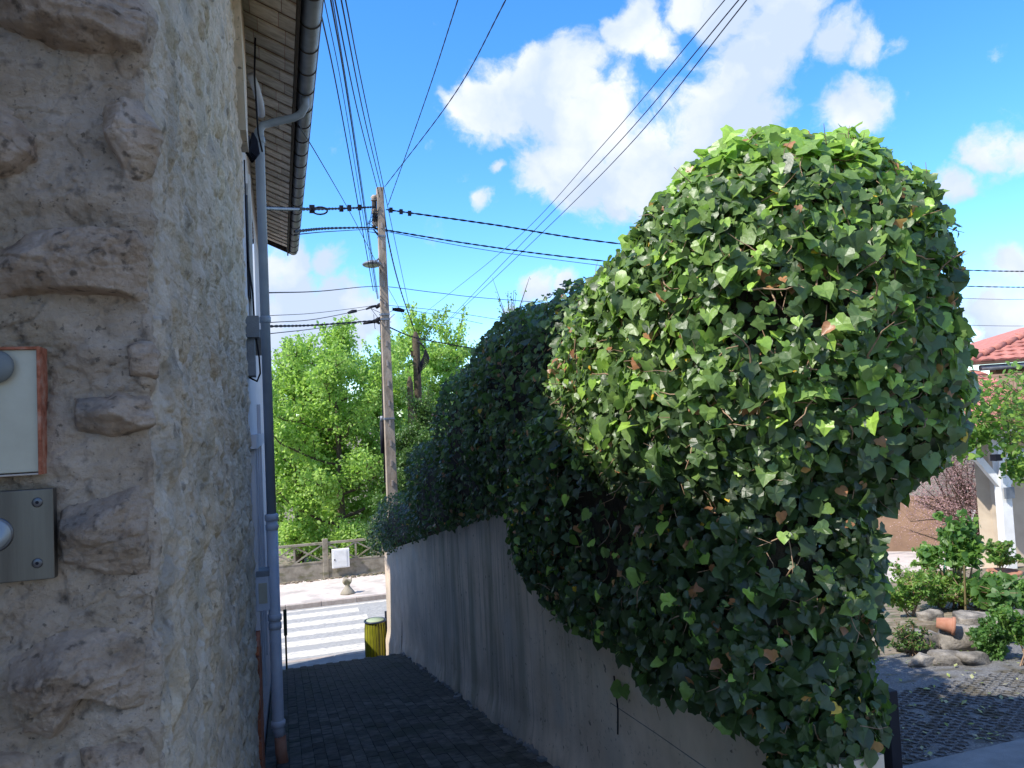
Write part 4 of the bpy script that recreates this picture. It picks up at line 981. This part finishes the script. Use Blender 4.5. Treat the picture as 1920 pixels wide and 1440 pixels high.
for q in range(5):
    a = atD(random.uniform(690, 716), random.uniform(570, 605), 15.9); b = atD(random.uniform(700, 750), random.uniform(575, 620), 15.9); m_ = a.lerp(b, .5) + Vector((0, 0, -.15))
    cable([a, a.lerp(m_, .6), m_, m_.lerp(b, .5), b], .006, 'jumper_wire', parent=up_)

def spline(pts, n=14):
    """smooth curve through world points"""
    pts = [Vector(p) for p in pts]
    if len(pts) == 2: return [pts[0].lerp(pts[1], i / n) for i in range(n + 1)]
    out = []
    P_ = [pts[0] * 2 - pts[1]] + pts + [pts[-1] * 2 - pts[-2]]
    for i in range(1, len(P_) - 2):
        for k in range(n):
            t = k / n; a, b, c, d = P_[i-1], P_[i], P_[i+1], P_[i+2]
            out.append(.5 * ((2 * b) + (c - a) * t + (2*a - 5*b + 4*c - d) * t*t + (3*b - a - 3*c + d) * t**3))
    out.append(pts[-1]); return out
def wire(pts, r, label, group=None, twist=False):
    W = [atD(u, v_, d) for u, v_, d in pts]
    c = spline(W); r = r * .78
    if twist:
        m_ = MB(); L_ = len(c); fine = [c[min(int(i / 5), L_-2)].lerp(c[min(int(i / 5) + 1, L_-1)], (i % 5) / 5) for i in range((L_-1) * 5)]
        for ph in (0, math.pi):
            m_.tube([p + Vector((0, r * .7 * math.cos(ph + i * .55), r * .7 * math.sin(ph + i * .55))) for i, p in enumerate(fine)], r * .75, 5, False)
        o = m_.obj('overhead_cable', M_cable, smooth=True)
    else: o = MB().tube(c, r, 6).obj('overhead_cable', M_cable, smooth=True)
    tag(o, label, 'cable', group); return o
G1 = 'overhead cables rising to the top edge over the alley'
up_lines = [((590,-30,6.0),(640,210,10),(700,545,15.9), .010, 'outermost cable of the bundle rising above the gutter'),
 ((602,-30,6.0),(650,215,10),(704,548,15.9), .006, 'thin second cable of the bundle rising above the gutter'),
 ((615,-30,6.2),(655,205,10),(708,560,15.9), .011, 'thick third cable of the bundle rising above the gutter'),
 ((619,-30,6.2),(661,230,10),(710,560,15.9), .006, 'thin fourth cable running close beside the thick one above the gutter'),
 ((622,-30,6.4),(672,215,11),(712,370,15.9), .010, 'fifth cable of the bundle ending near the pole top'),
 ((634,-30,6.4),(682,215,11),(716,358,15.9), .010, 'sixth cable of the bundle reaching the very top of the pole'),
 ((642,-30,6.4),(700,260,12),(776,618,29), .009, 'rightmost cable of the bundle passing the pole to the dark wooden post')]
for a_, b_, c_, r_, lab in up_lines: wire((a_, b_, c_), r_, lab, G1)
wire([(716,358,16),(728,450,18),(750,540,23),(777,620,30)], .026, 'thick cable falling from the pole top to the dark wooden post', None, True)
wire([(560,235,6.5),(600,300,8),(660,405,12),(716,512,15.9)], .007, 'single thin wire slanting from the gutter down to the street lamp')
wire([(712,512,16),(760,600,20),(775,640,26)], .007, 'thin wire slanting on from the lamp to the wooden post')
wire([(868,-30,8),(800,180,12),(727,386,16)], .011, 'cable climbing steeply right from the pole with the narrower slope', None, True)
wire([(962,-26,8),(850,180,12),(720,352,16)], .011, 'cable climbing steeply right from the pole top with the wider slope', None, True)
G2 = 'three parallel wires crossing the clouds'
wire([(1384,-30,9),(1130,272,15),(960,455,22),(795,588,34)], .009, 'upper wire of three crossing the large cloud', G2)
wire([(1410,-30,9),(1165,262,15),(980,455,22),(835,606,34)], .011, 'middle wire of three crossing the large cloud', G2)
wire([(1424,-30,9),(1180,272,15),(990,462,22),(828,615,34)], .011, 'lower wire of three crossing the large cloud', G2)
wire([(497,390,7),(560,392,9),(640,391,13),(705,388,15.9)], .020, 'thick twisted service cable between house bracket and pole', None, True)
wire([(724,393,16),(930,422,17),(1145,455,18.5),(1500,492,22),(1825,507,25),(1960,509,27)], .020, 'topmost thick twisted cable running right from the pole', None, True)
wire([(552,434,8),(620,428,11),(700,427,15.9),(716,430,16),(900,460,17),(1110,487,18.5),(1500,526,22),(1825,537,25),(1960,539,27)], .018, 'second twisted cable passing the pole below the topmost one', None, True)
wire([(552,440,8),(620,434,11),(704,430,15.9),(730,435,16),(900,467,17),(1105,495,18.5),(1500,544,22),(1825,560,25),(1960,561,27)], .009, 'thin cable hanging just below the second twisted cable')
wire([(500,549,7.5),(600,546,11),(714,537,16),(820,549,17),(960,563,18.5),(1400,595,22),(1825,610,25),(1960,611,27)], .010, 'lone cable crossing the pole below the lamp')
wire([(503,592,9),(600,586,12),(716,571,16)], .006, 'thin upper wire reaching the pole clamps above the tree')
wire([(503,605,9),(600,597,12),(716,573,16)], .008, 'second thin wire reaching the pole clamps above the tree')
wire([(503,612,9),(600,609,12),(716,600,16)], .016, 'thick dark cable reaching the pole just above the tree crown', None, True)
wire([(503,626,9),(600,615,12),(716,598,16)], .008, 'lowest thin wire reaching the pole in front of the tree crown')
wire([(722,572,16),(830,583,18),(940,600,21)], .008, 'upper thin wire leaving the pole over the far treetops')
wire([(735,577,16),(820,590,18),(905,607,20)], .007, 'lower thin wire leaving the pole over the far treetops')
wire([(726,612,16),(775,632,18),(840,645,20),(915,658,22)], .017, 'thick twisted cable leaving the pole towards the ivy below the thin wires', None, True)
ip2 = MB().tube([atD(497, 398, 7.0), atD(497, 390, 7.0), atD(560, 392, 9.0)], .014, 8).obj('cable_bracket', M_zinc, hs, True)
for (u, v_, d) in ((585,392,10),(640,391,13),(655,390,13.5),(674,389,14.5),(733,394,16),(752,397,16),(768,400,16.1)):
    MB().box(atD(u, v_, d) - Vector((.035, .03, .05)), atD(u, v_, d) + Vector((.035, .03, .05))).obj('cable_connector', M_cable, up_)
pts = [atD(600 + 14 * math.cos(k * .5) - (k > 12) * 0, 395 + 7 * math.sin(k * .5), 10.5) for k in range(14)]
cable(pts, .012, 'slack_loop', parent=up_)
# wooden posts farther off
def far_post(u, vt, D_, w, label):
    tp = atD(u, vt, D_)
    e = empty('wooden_post', (tp.x, tp.y, -5.3), label, 'post')
    MB().tube([(tp.x, tp.y, -5.3), (tp.x, tp.y, tp.z - .25), (tp.x, tp.y, tp.z)], [w, w * .9, w * .35], 10).obj('shaft', M_bark, e, True)
    return e, tp
e1, tp1 = far_post(779, 622, 29, .16, 'taller dark wooden post with cable loops beyond the street')
MB().box((tp1.x - .22, tp1.y - .05, tp1.z - .95), (tp1.x + .1, tp1.y + .05, tp1.z - .78)).obj('crossbar', M_bark, e1)
for q in range(7):
    a = atD(782 + q, 640, 28.8); b = atD(784, 690 + q * 2, 28.8); m_ = atD(797 + q * 1.2, 655 + q * 3, 28.8)
    cable(spline([a, m_, b], 6), .022, 'cable_loop', parent=e1)
far_post(768, 706, 28, .13, 'shorter pointed wooden post beside the taller one')

# ------------------------------------------------------------------ garden on the right
def bush(name, c, r3, label, cat, m, n, ls, seed, kinds=(3,), parts=True, group=None, hang=-.4, dens=.55, stems=10, tl=(0, 1), cut=0):
    """loose shrub: stems fanning from the foot, leaves in clumps along them"""
    r = np.random.default_rng(seed); c = Vector(c); e = empty(name, c, label, cat, group)
    st = MB(); tips = []
    for k in range(stems):
        a = r.uniform(0, 6.28); q_ = r.uniform(.25, 1); end = c + Vector((math.cos(a) * r3[0] * q_, math.sin(a) * r3[1] * q_, r3[2] * math.sqrt(max(.05, 1.05 - q_ * q_)) * r.uniform(.8, 1.1)))
        mid = c.lerp(end, .5) + Vector(r.normal(0, .08 * r3[0], 3)); mid.z += r3[2] * .12
        cv = [c + Vector((r.normal(0, .03), r.normal(0, .03), 0)), mid, end]; cv = spline(cv, 4); st.tube(cv, [max(.0025, .012 * r3[2] * (1 - .8 * i / len(cv))) for i in range(len(cv))], 4, False)
        for p in cv[3:]:
            for b_ in range(3):
                d = Vector(r.normal(0, 1, 3)); d.z = abs(d.z) * .6; q2 = p + d.normalized() * r3[0] * r.uniform(.15, .45); st.tube([p, q2], [.004, .002], 3, False); tips.append((p, q2))
    st.obj('stems', M_twig if name != 'tamarisk' else M_bark, e)
    k = r.integers(0, len(tips), n); A = np.array([list(a) for a, b in tips]); B_ = np.array([list(b) for a, b in tips]); f_ = r.random(n)[:, None] ** .6
    Pp = A[k] * (1 - f_) + B_[k] * f_ + r.normal(0, .05, (n, 3)) * np.array(r3) * dens
    if cut: kp = Pp[:, 2] > c.z + cut; Pp = Pp[kp]; k = k[kp]; n = len(Pp)
    Nl = r.normal(0, 1, (n, 3)) + np.array([0, 0, .8]); Nl /= np.linalg.norm(Nl, axis=1, keepdims=True)
    tint = tl[0] + (tl[1] - tl[0]) * np.clip(r.random(len(tips))[k] * .6 + r.random(n) * .4, 0, 1)
    stuff(scatter('leaves', m, e, Pp, Nl, r.uniform(.6, 1.3, n) * ls, tint, kinds, .2, hang, .7, r)); return e
# gate ground
gp_ = [atG(1655, 1442, .012), atG(1925, 1386, .012)]
ys0 = gp_[0].y
def gsheet(name, x0, x1, y0_, y1_, lift, m, parent=None):
    return MB().add([(x0, y0_, -1.6 - .145 * y0_ + lift), (x1, y0_, -1.6 - .145 * y0_ + lift), (x1, y1_, -1.6 - .145 * y1_ + lift), (x0, y1_, -1.6 - .145 * y1_ + lift)], [(0,1,2,3)]).obj(name, m, parent)
YS = (gp_[0].y + gp_[1].y) / 2
st_ = struct(gsheet('concrete_strip', 2.1, 9, .6, YS, .012, M_strip))
gr = struct(gsheet('gravel_yard', 2.1, 8.6, YS, 6.0, .006, M_gravel))
# honeycomb gravel grid, real walls
hb = MB(); cs = .042
for a in range(64):
    for b_ in range(17):
        cx_ = 2.7 + a * cs * 1.5; cy_ = YS + .05 + b_ * cs * 1.732 + (cs * .866 if a % 2 else 0)
        if random.random() < .28: continue
        vs = []
        for k in range(6):
            t = k * math.pi / 3
            for rr in (cs * .97, cs * .8):
                vs.append((cx_ + rr * math.cos(t), cy_ + rr * math.sin(t), -1.6 - .145 * cy_ + .016 + random.uniform(-.002, .002)))
        fs = []
        for k in range(6):
            k2 = (k + 1) % 6; fs.append((2*k, 2*k2, 2*k2+1, 2*k+1))
        low = [(x, y, z - .014) for x, y, z in vs[1::2]]
        o_ = len(vs); vs += low
        for k in range(6): k2 = (k + 1) % 6; fs.append((2*k+1, 2*k2+1, o_+k2, o_+k))
        hb.add(vs, fs)
stuff(hb.obj('honeycomb_grid', M_gravel, gr))
lt = MB()
for q in range(420):
    x = random.uniform(2.6, 6.5); y = random.uniform(YS, 6.4); s_ = random.uniform(.01, .035)
    Rm = Matrix.Translation((x, y, -1.6 - .145 * y + .028)) @ Matrix.Rotation(random.uniform(0, 6), 4, 'Z') @ Matrix.Rotation(random.uniform(-.5, .5), 4, 'X')
    lt.add([Rm @ Vector(p) for p in ((-s_*.5,0,0),(0,-s_,0),(s_*.5,0,s_*.2),(0,s_,0))], [(0,1,2,3)])
stuff(lt.obj('fallen_leaves', mat('fallen_leaf', [(.09,.15,.03),(.25,.28,.08),(.32,.3,.2)], 9, 3, .7), gr))
# gate post by the ivy end
gp0 = atY(1672, 1400, 2.95)
gpst = tag(MB().box((gp0.x - .03, 2.92, -2.2), (gp0.x + .03, 2.98, atY(1680, 1290, 2.95).z)).obj('gate_post', M_cable, bevel=.004), 'slim black square gate post at the foot of the ivy end', 'post')
# rocks: each a thing of its own
def rock(u, v, w, h, seed, label, tone=None, dep=None, lift=0, name='garden_rock'):
    c = atG(u, v, lift); d_ = c.dot(FWD); W = w / F * d_ / 2; Hh = h / F * d_ / 2; Dp = (dep or .8) * W
    r = np.random.default_rng(seed); nu, nv_ = 30, 20; V = []
    for a in range(nv_ + 1):
        ph = -math.pi/2 + math.pi * a / nv_
        for b_ in range(nu):
            th = 2 * math.pi * b_ / nu; V.append((math.cos(ph) * math.cos(th), math.cos(ph) * math.sin(th), math.sin(ph)))
    V = np.array(V); V = np.sign(V) * np.abs(V) ** .5; tq_ = r.normal(0, 1, (7, 3)); tq_ /= np.linalg.norm(tq_, axis=1, keepdims=True)
    for nrm in tq_: dd_ = V @ nrm - r.uniform(.72, .95); V = V - np.maximum(dd_, 0)[:, None] * nrm
    V = V * (1 + .12 * fbm(V + seed * 5.1, 1.3, 3, .5, True) + .07 * fbm(V + seed, 4, 4, .6, True))[:, None]
    V = V * np.array([W, Dp, Hh]); V[:, 2] += .08 * Hh * np.sin(V[:, 0] / W * 2 + seed)
    ca, sa = math.cos(-YAW + r.normal(0, .2)), math.sin(-YAW + r.normal(0, .2)); X = V[:, 0] * ca - V[:, 1] * sa; Y = V[:, 0] * sa + V[:, 1] * ca
    V = np.stack([X + c.x, Y + c.y, V[:, 2] + c.z + Hh * .8], 1)
    Fc = [(a * nu + b_, a * nu + (b_ + 1) % nu, (a + 1) * nu + (b_ + 1) % nu, (a + 1) * nu + b_) for a in range(nv_) for b_ in range(nu)]
    o = npmesh(name, V, Fc, M_rock, None, True); tag(o, label, 'rock', 'rocks edging the flower bed'); return o
rock(1725, 1222, 84, 42, 1, 'low dark rock half under the ivy left of the mossy gap', dep=.7)
rock(1798, 1222, 66, 50, 2, 'tall squared rock with a pale flat top under the fallen clay pot')
rock(1850, 1222, 70, 48, 3, 'wide shaded rock right of the tall squared rock')
rock(1838, 1180, 66, 34, 4, 'pale sunlit rock behind the wide shaded rock', lift=.12)
rock(1886, 1192, 34, 32, 5, 'small cream rock right of the pale sunlit one', lift=.08)
rock(1745, 1172, 40, 32, 6, 'rounded pale rock on the bed left of the fallen clay pot', lift=.1)
rock(1910, 1190, 36, 48, 7, 'pale rock above the small round green bush', lift=.05)
rock(1730, 1250, 60, 26, 8, 'flat dark kerb block lowest at the left of the bed', dep=.6)
rock(1778, 1246, 54, 26, 9, 'flat dark kerb block in the middle of the bed edge', dep=.6)
rock(1828, 1246, 56, 24, 10, 'flat dark kerb block at the right of the bed edge', dep=.6)
# planting bed behind the rocks, bounded by them
bedm = MB(); 
bc = [atG(1690, 1205, .0), atG(1925, 1185, .0), atG(1925, 1080, .0), atG(1690, 1090, .0)]
bedm.add([p + Vector((0, 0, .16)) for p in bc] + [p - Vector((0, 0, .1)) for p in bc], [(0,1,2,3),(0,4,5,1),(1,5,6,2),(2,6,7,3),(3,7,4,0)])
bed = struct(bedm.obj('flower_bed', M_ground))
# pale terrace behind
tr0 = [atG(1600, 1092, .012), atG(1990, 1092, .012), atG(1990, 1030, .012), atG(1600, 1035, .012)]
struct(MB().add(tr0, [(0,1,2,3)]).obj('terrace', M_pave))
# fallen clay pot
pc_ = atD(1779, 1182, atG(1798, 1222).dot(FWD) - .05); Rp = Matrix.Rotation(math.radians(98), 4, 'Y') @ Matrix.Rotation(0.2, 4, 'X')
s_ = 20 / F * pc_.dot(FWD)
cp = empty('clay_pot', pc_, 'small terracotta pot lying on its side on the rocks with its mouth to the right', 'flower pot')
Rz = Matrix.Rotation(-.6, 4, 'Z') @ Rp
MB().lathe([(s_*.45, -s_), (s_*.62, -s_*.3), (s_*.75, s_*.5), (s_*.76, s_*.52), (s_*.68, s_*.52), (s_*.55, -s_*.4), (.0, -s_*.5)], tuple(pc_ + Vector((0, 0, s_ * .5))), 24, Rz).obj('body', M_terra, cp, True)
MB().lathe([(s_*.76, s_*.28), (s_*.84, s_*.3), (s_*.85, s_*.56), (s_*.70, s_*.565), (s_*.68, s_*.5)], tuple(pc_ + Vector((0, 0, s_ * .5))), 24, Rz).obj('rim', M_terra, cp, True)
# planter with its plant
pp_ = atG(1885, 1098, .02); s_ = 25 / F * pp_.dot(FWD)
pl = empty('planter', pp_, 'upright terracotta planter with a broad rim by the porch post', 'flower pot')
MB().lathe([(s_*.6, 0), (s_*.95, s_*1.0), (s_*.9, s_*1.02), (s_*.6, s_*.6)], tuple(pp_), 24).obj('body', M_terra, pl, True)
MB().lathe([(s_*.93, s_*.8), (s_*1.15, s_*.84), (s_*1.18, s_*1.1), (s_*.98, s_*1.12), (s_*.9, s_*1.0)], tuple(pp_), 24).obj('rim', M_terra, pl, True)
bush('potted_plant', pp_ + Vector((-.05, 0, s_ * .9)), (.30, .28, .48), 'leafy plant growing in the upright terracotta planter', 'plant', M_plant, 900, .055, 31, (1, 3), tl=(.3, 1))

# porch house
D0 = 12.0
def hp(u, v, dd=0): return atD(u, v, D0 + dd)
ph = empty('porch_house', hp(1900, 1060), 'beige house with red tiled hip roof and a white timber porch', 'house')
fx = r0; fy = fh                                     # the house stands roughly square to the view here
def quad(name, pts, m, th=.05, parent=ph):
    pts = [Vector(p) for p in pts]; n_ = (pts[1] - pts[0]).cross(pts[2] - pts[0]).normalized(); q = [p - n_ * th for p in pts]; k = len(pts)
    f = [tuple(range(k)), tuple(range(2 * k - 1, k - 1, -1))] + [(i, i + k, (i + 1) % k + k, (i + 1) % k) for i in range(k)]
    return MB().add(pts + q, f).obj(name, m, parent)
def X3(u, v, d): return atD(u, v, d)
zb_ = -3.35
def col(u, v, d, z): p = atD(u, v, d); return Vector((p.x, p.y, z))
# walls
a = col(1848, 815, 13.0, zb_); b = col(2300, 815, 13.0, zb_); zt_ = atD(1850, 700, 13.0).z + .4
ztw = atD(1850, 806, 13.0).z
quad('wall', [a, b, Vector((b.x, b.y, ztw)), Vector((a.x, a.y, ztw))][::-1], M_beige, .2)
_rd = ray(1851, 815); c2 = a + Vector((_rd.x, _rd.y, 0)).normalized() * 3.5
quad('wall', [c2, a, Vector((a.x, a.y, ztw)), Vector((c2.x, c2.y, ztw))][::-1], M_beige, .2)
a2 = atD(1856, 704, 15.2); b2 = atD(2300, 660, 15.2); a3 = Vector((a2.x, a2.y, zb_)); b3_ = Vector((b2.x, b2.y, zb_))
zu = atD(1845, 690, 15.2).z
quad('upper_wall', [a3, b3_, Vector((b2.x, b2.y, zu)), Vector((a2.x, a2.y, zu))][::-1], M_brownwall, .2)
# porch post, foot, braces
def beam(name, p, q, w, m=M_white): return MB().bar(p, q, w, w, Vector(fh)).obj(name, m, ph, bevel=.006)
pT = atD(1872, 812, 12.2); pBt = Vector((pT.x, pT.y, atD(1900, 1040, 12.2).z)); pBt = Vector((pT.x, pT.y, -2.95))
beam('post', Vector((pT.x, pT.y, pBt.z)), pT, .17)
MB().box((pT.x - .11, pT.y - .11, -3.4), (pT.x + .11, pT.y + .11, -2.95)).obj('post_foot', M_strip, ph)
jn = pT.lerp(pBt, .38)
beam('brace', jn, pT - r0 * .62 + Vector((0, 0, -.06)), .11)
beam('brace', jn, pT + r0 * .62 + Vector((0, 0, -.06)), .11)
beam('beam', atD(1800, 818, 12.2), atD(2200, 798, 12.2), .12)
MB().box(jn + Vector((-.09, -.13, -.16)), jn + Vector((.09, -.09, .02))).obj('wall_lamp', M_zinc, ph)
MB().box(atD(1868, 858, 11.9) - Vector((.07, .05, .05)), atD(1868, 858, 11.9) + Vector((.07, .05, .05))).obj('spotlight', M_cable, ph)
# gutters
MB().tube([atD(1786, 813, 11.9), atD(2250, 792, 11.9)], .055, 10).obj('porch_gutter', M_zinc, ph, True)
MB().tube([atD(1838, 690, 14.6), atD(2250, 662, 14.6)], .06, 10).obj('gutter', M_zinc, ph, True)
# tiled slopes: board under, every tile a part
def slope_tiles(o, ux, uy, nx_, ny_, wt, ht, mask):
    """o eave corner, ux along the eave, uy up the slope"""
    ux = Vector(ux).normalized(); uy = Vector(uy).normalized(); nn = ux.cross(uy).normalized()
    tm = MB(); tm.add([(0,0,.0),(wt*.97,0,.0),(wt*.97,ht*1.25,-.02),(0,ht*1.25,-.02),(0,0,.028),(wt*.97,0,.028),(wt*.97,ht*1.25,.008),(0,ht*1.25,.008),(wt*.48,0,.045),(wt*.48,ht*1.25,.025)],
        [(0,3,2,1),(4,8,9,7),(8,5,6,9),(0,1,5,8,4),(1,2,6,5),(3,0,4,7)])
    me = bpy.data.meshes.new('tile'); me.from_pydata(tm.v, [], tm.f); me.materials.append(M_red)
    Rm = Matrix((ux, uy, nn)).transposed().to_4x4()
    for j in range(ny_):
        for i in range(nx_):
            if not mask(i, j): continue
            ob = bpy.data.objects.new('tile', me); COL.objects.link(ob); ob.parent = ph; ob.matrix_parent_inverse = Matrix.Translation(-ph.location)
            ob.matrix_basis = Matrix.Translation(o + ux * (i + (.5 if j % 2 else 0)) * wt + uy * j * ht + nn * .012 * random.random()) @ Rm @ Matrix.Rotation(random.gauss(0, .01), 4, 'Z')
# porch roof: eave (1786..,810) depth 11.9 up to (1800,700) depth 14.6
e0 = atD(1786, 809, 11.85); e1 = atD(2250, 788, 11.85); t0 = atD(1790, 706, 14.4); t1 = atD(2250, 680, 14.4)
quad('porch_roof', [e0, e1, t1, t0], M_brownwall, .06)
ux = e1 - e0; uy = t0 - e0; uy = uy - ux.normalized() * uy.dot(ux.normalized())
slope_tiles(e0, ux, uy, 8, int(uy.length / .24) + 1, .26, .24, lambda i, j: True)
# hip roof: eave from (1820,690) up-right to apex
e0 = atD(1815, 680, 14.5); e1 = atD(2250, 650, 14.5); ap_ = atD(2080, 560, 18.5)
quad('hip_roof', [e0, e1, ap_], M_brownwall, .06)
ux = (e1 - e0); uxn = ux.normalized(); uy = ap_ - e0; run = uy.dot(uxn); uy = uy - uxn * run; L_ = uy.length
slope_tiles(e0, ux, uy, 13, int(L_ / .24), .26, .24, lambda i, j: i * .26 > run * (j * .24 / L_) - .05)
quad('roof_far_side', [e0, ap_, ap_ + Vector(fh) * 3 - Vector((0,0,1)), e0 + Vector(fh) * 5], M_red, .06)
hc = [e0.lerp(ap_, i / 14) + Vector((0, 0, .04)) for i in range(15)]
for i in range(14): MB().tube([hc[i], hc[i + 1] + (hc[i] - hc[i+1]) * -.08], [.075, .06], 8).obj('ridge_tile', M_red, ph, True)
# brown boundary wall behind the beds
bw0 = atG(1640, 1030); bw1 = atG(1812, 1030); zt_ = atD(1740, 922, bw0.dot(FWD)).z
tag(quad('garden_wall', [Vector((bw0.x, bw0.y, bw0.z - .3)), Vector((bw1.x, bw1.y, bw1.z - .3)), Vector((bw1.x, bw1.y, atD(1805, 932, bw1.dot(FWD)).z)), Vector((bw0.x, bw0.y, zt_))][::-1], M_brownwall, .2, None), 'brown rendered garden wall behind the young plant', 'wall')
# shrubs
def gpt(u, v, lift=0): return atG(u, v, lift)
c = gpt(1822, 1034); bush('tamarisk', c, (1.5, 1.0, 2.35), 'wide pinkish feathery shrub with many bare dark stems beside the porch', 'shrub', M_pink, 17000, .035, 41, stems=46, dens=1.3)
hsB = MB()
# climbing rose in front of the porch
c = atD(1880, 905, 7.2); cb = Vector((c.x + 1.3, c.y + .3, gz(c.x, c.y)))
ro = empty('rose_bush', cb, 'tall bright green rose bush arching in front of the porch roof', 'shrub')
r = np.random.default_rng(77); tips = []; stb = MB()
for k in range(22):
    tgt = atD(r.uniform(1790, 1960), r.uniform(690, 800), r.uniform(6.6, 7.6)); md = cb.lerp(tgt, .5) + Vector((.5, 0, .55)); cv = spline([cb + Vector(r.normal(0, .05, 3)), md, tgt], 6); stb.tube(cv, [.010 * (1 - .75 * i / len(cv)) for i in range(len(cv))], 4, False)
    for p in cv[8:]:
        for b_ in range(4): q2 = p + Vector(r.normal(0, .14, 3)); stb.tube([p, q2], [.003, .0015], 3, False); tips.append((p, q2))
for (u, v) in ((1778, 770), (1800, 845), (1745, 830), (1905, 880), (1930, 900), (1800, 800), (1772, 842)):
    tgt = atD(u, v, 7.0); cv = spline([atD(1890, 790, 7.1), atD((u + 1890) / 2, v - 22, 7.0), tgt], 5); stb.tube(cv, .004, 4, False)
    for p in cv[3:]:
        for b_ in range(4): tips.append((p, p + Vector(r.normal(0, .07, 3))))
stb.obj('stems', M_cane, ro)
A = np.array([list(a) for a, b in tips]); B_ = np.array([list(b) for a, b in tips]); n_ = 3100; k = r.integers(0, len(tips), n_); f_ = r.random(n_)[:, None]
Pp = A[k] * (1 - f_) + B_[k] * f_ + r.normal(0, .04, (n_, 3)); Nl = r.normal(0, 1, (n_, 3)) + np.array([0, 0, .8]); Nl /= np.linalg.norm(Nl, axis=1, keepdims=True)
stuff(scatter('leaves', M_plant, ro, Pp, Nl, r.uniform(.035, .07, n_), np.clip(r.normal(.75, .25, n_), 0, 1), (3, 1), .2, -.5, .7, r))
# young plants with stakes
c = gpt(1800, 1150, .1); bush('young_tree', c, (.42, .4, 1.15), 'young leafy plant tied to green stakes above the fallen pot', 'plant', M_plant, 1500, .085, 42, (1, 3), stems=7, tl=(.15, .8), hang=-.9, cut=.58)
for k, (u0_, v0_, u1_, v1_) in enumerate(((1757, 1150, 1785, 978), (1793, 1150, 1790, 1000), (1830, 1150, 1828, 1085))):
    b_ = atG(u0_, v0_, .1); d_ = b_.dot(FWD); tag(MB().tube([b_, atD(u1_, v1_, d_)], .009, 6).obj('garden_stake', M_bamboo, None), ('slanting green stake left of the young plant', 'upright green stake inside the young plant', 'short green stake right of the young plant')[k], 'stake')
tag(MB().tube([atG(1811, 1160, .1), atD(1808, 1060, atG(1811, 1160, .1).dot(FWD))], .012, 6).obj('plant_cane', M_cane), 'bare brown cane standing among the green stakes', 'stake')
bush('bed_shrub', gpt(1712, 1165, .1), (.34, .3, .62), 'sprawling yellow green shrub at the left end of the flower bed', 'shrub', M_plant, 2600, .042, 43, tl=(.4, 1))
bush('bed_shrub', gpt(1765, 1140, .17), (.6, .3, .34), 'low yellowish ground shrub behind the fallen clay pot', 'shrub', M_plant, 4200, .045, 44, tl=(.5, 1), stems=20)
bush('bed_shrub', gpt(1830, 1140, .17), (.5, .3, .30), 'low spreading green shrub left of the upright planter', 'shrub', M_plant, 3000, .045, 45, tl=(.3, .9), stems=18)
bush('sage_plant', gpt(1893, 1160, .1), (.36, .3, .42), 'grey green plant with long pointed leaves under the planter', 'plant', M_plant, 520, .13, 46, (3,), tl=(.1, .5), hang=.4)
bush('bed_shrub', gpt(1745, 1085), (.3, .3, .55), 'loose broad leafed seedling at the edge of the pale terrace', 'shrub', M_plant, 700, .07, 47, (1, 3), tl=(.3, .8))
bush('box_bush', gpt(1872, 1262, -.12), (.24, .22, .42), 'dense round small leaved green bush overhanging the yard', 'bush', M_plant, 8000, .042, 48, tl=(.05, .55), stems=12)
bush('box_bush', gpt(1932, 1250), (.24, .26, .62), 'dense bright green bush at the edge of the yard', 'bush', M_plant, 8000, .042, 49, tl=(.2, .8), stems=12)
bush('bed_shrub', gpt(1712, 1232), (.24, .2, .28), 'small dark green plant between the ivy and the first rock', 'plant', M_hedge, 1500, .03, 50)
bush('bed_shrub', gpt(1845, 1040, .1), (.22, .2, .35), 'bushy dark potted greenery at the foot of the porch wall', 'plant', M_plant, 900, .05, 51, tl=(0, .5))
# wrought iron holder by the porch wall
io = atG(1868, 1068); d_ = io.dot(FWD)
tag(MB().tube(spline([atD(1862, 1042, d_), atD(1866, 1000, d_), atD(1866, 970, d_)], 5), .012, 6).tube(spline([atD(1866, 1000, d_), atD(1858, 985, d_), atD(1853, 995, d_), atD(1858, 1006, d_)], 6), .009, 6).obj('iron_holder', M_cable, None, True), 'black scrolled wrought iron plant holder beside the porch wall', 'plant holder')
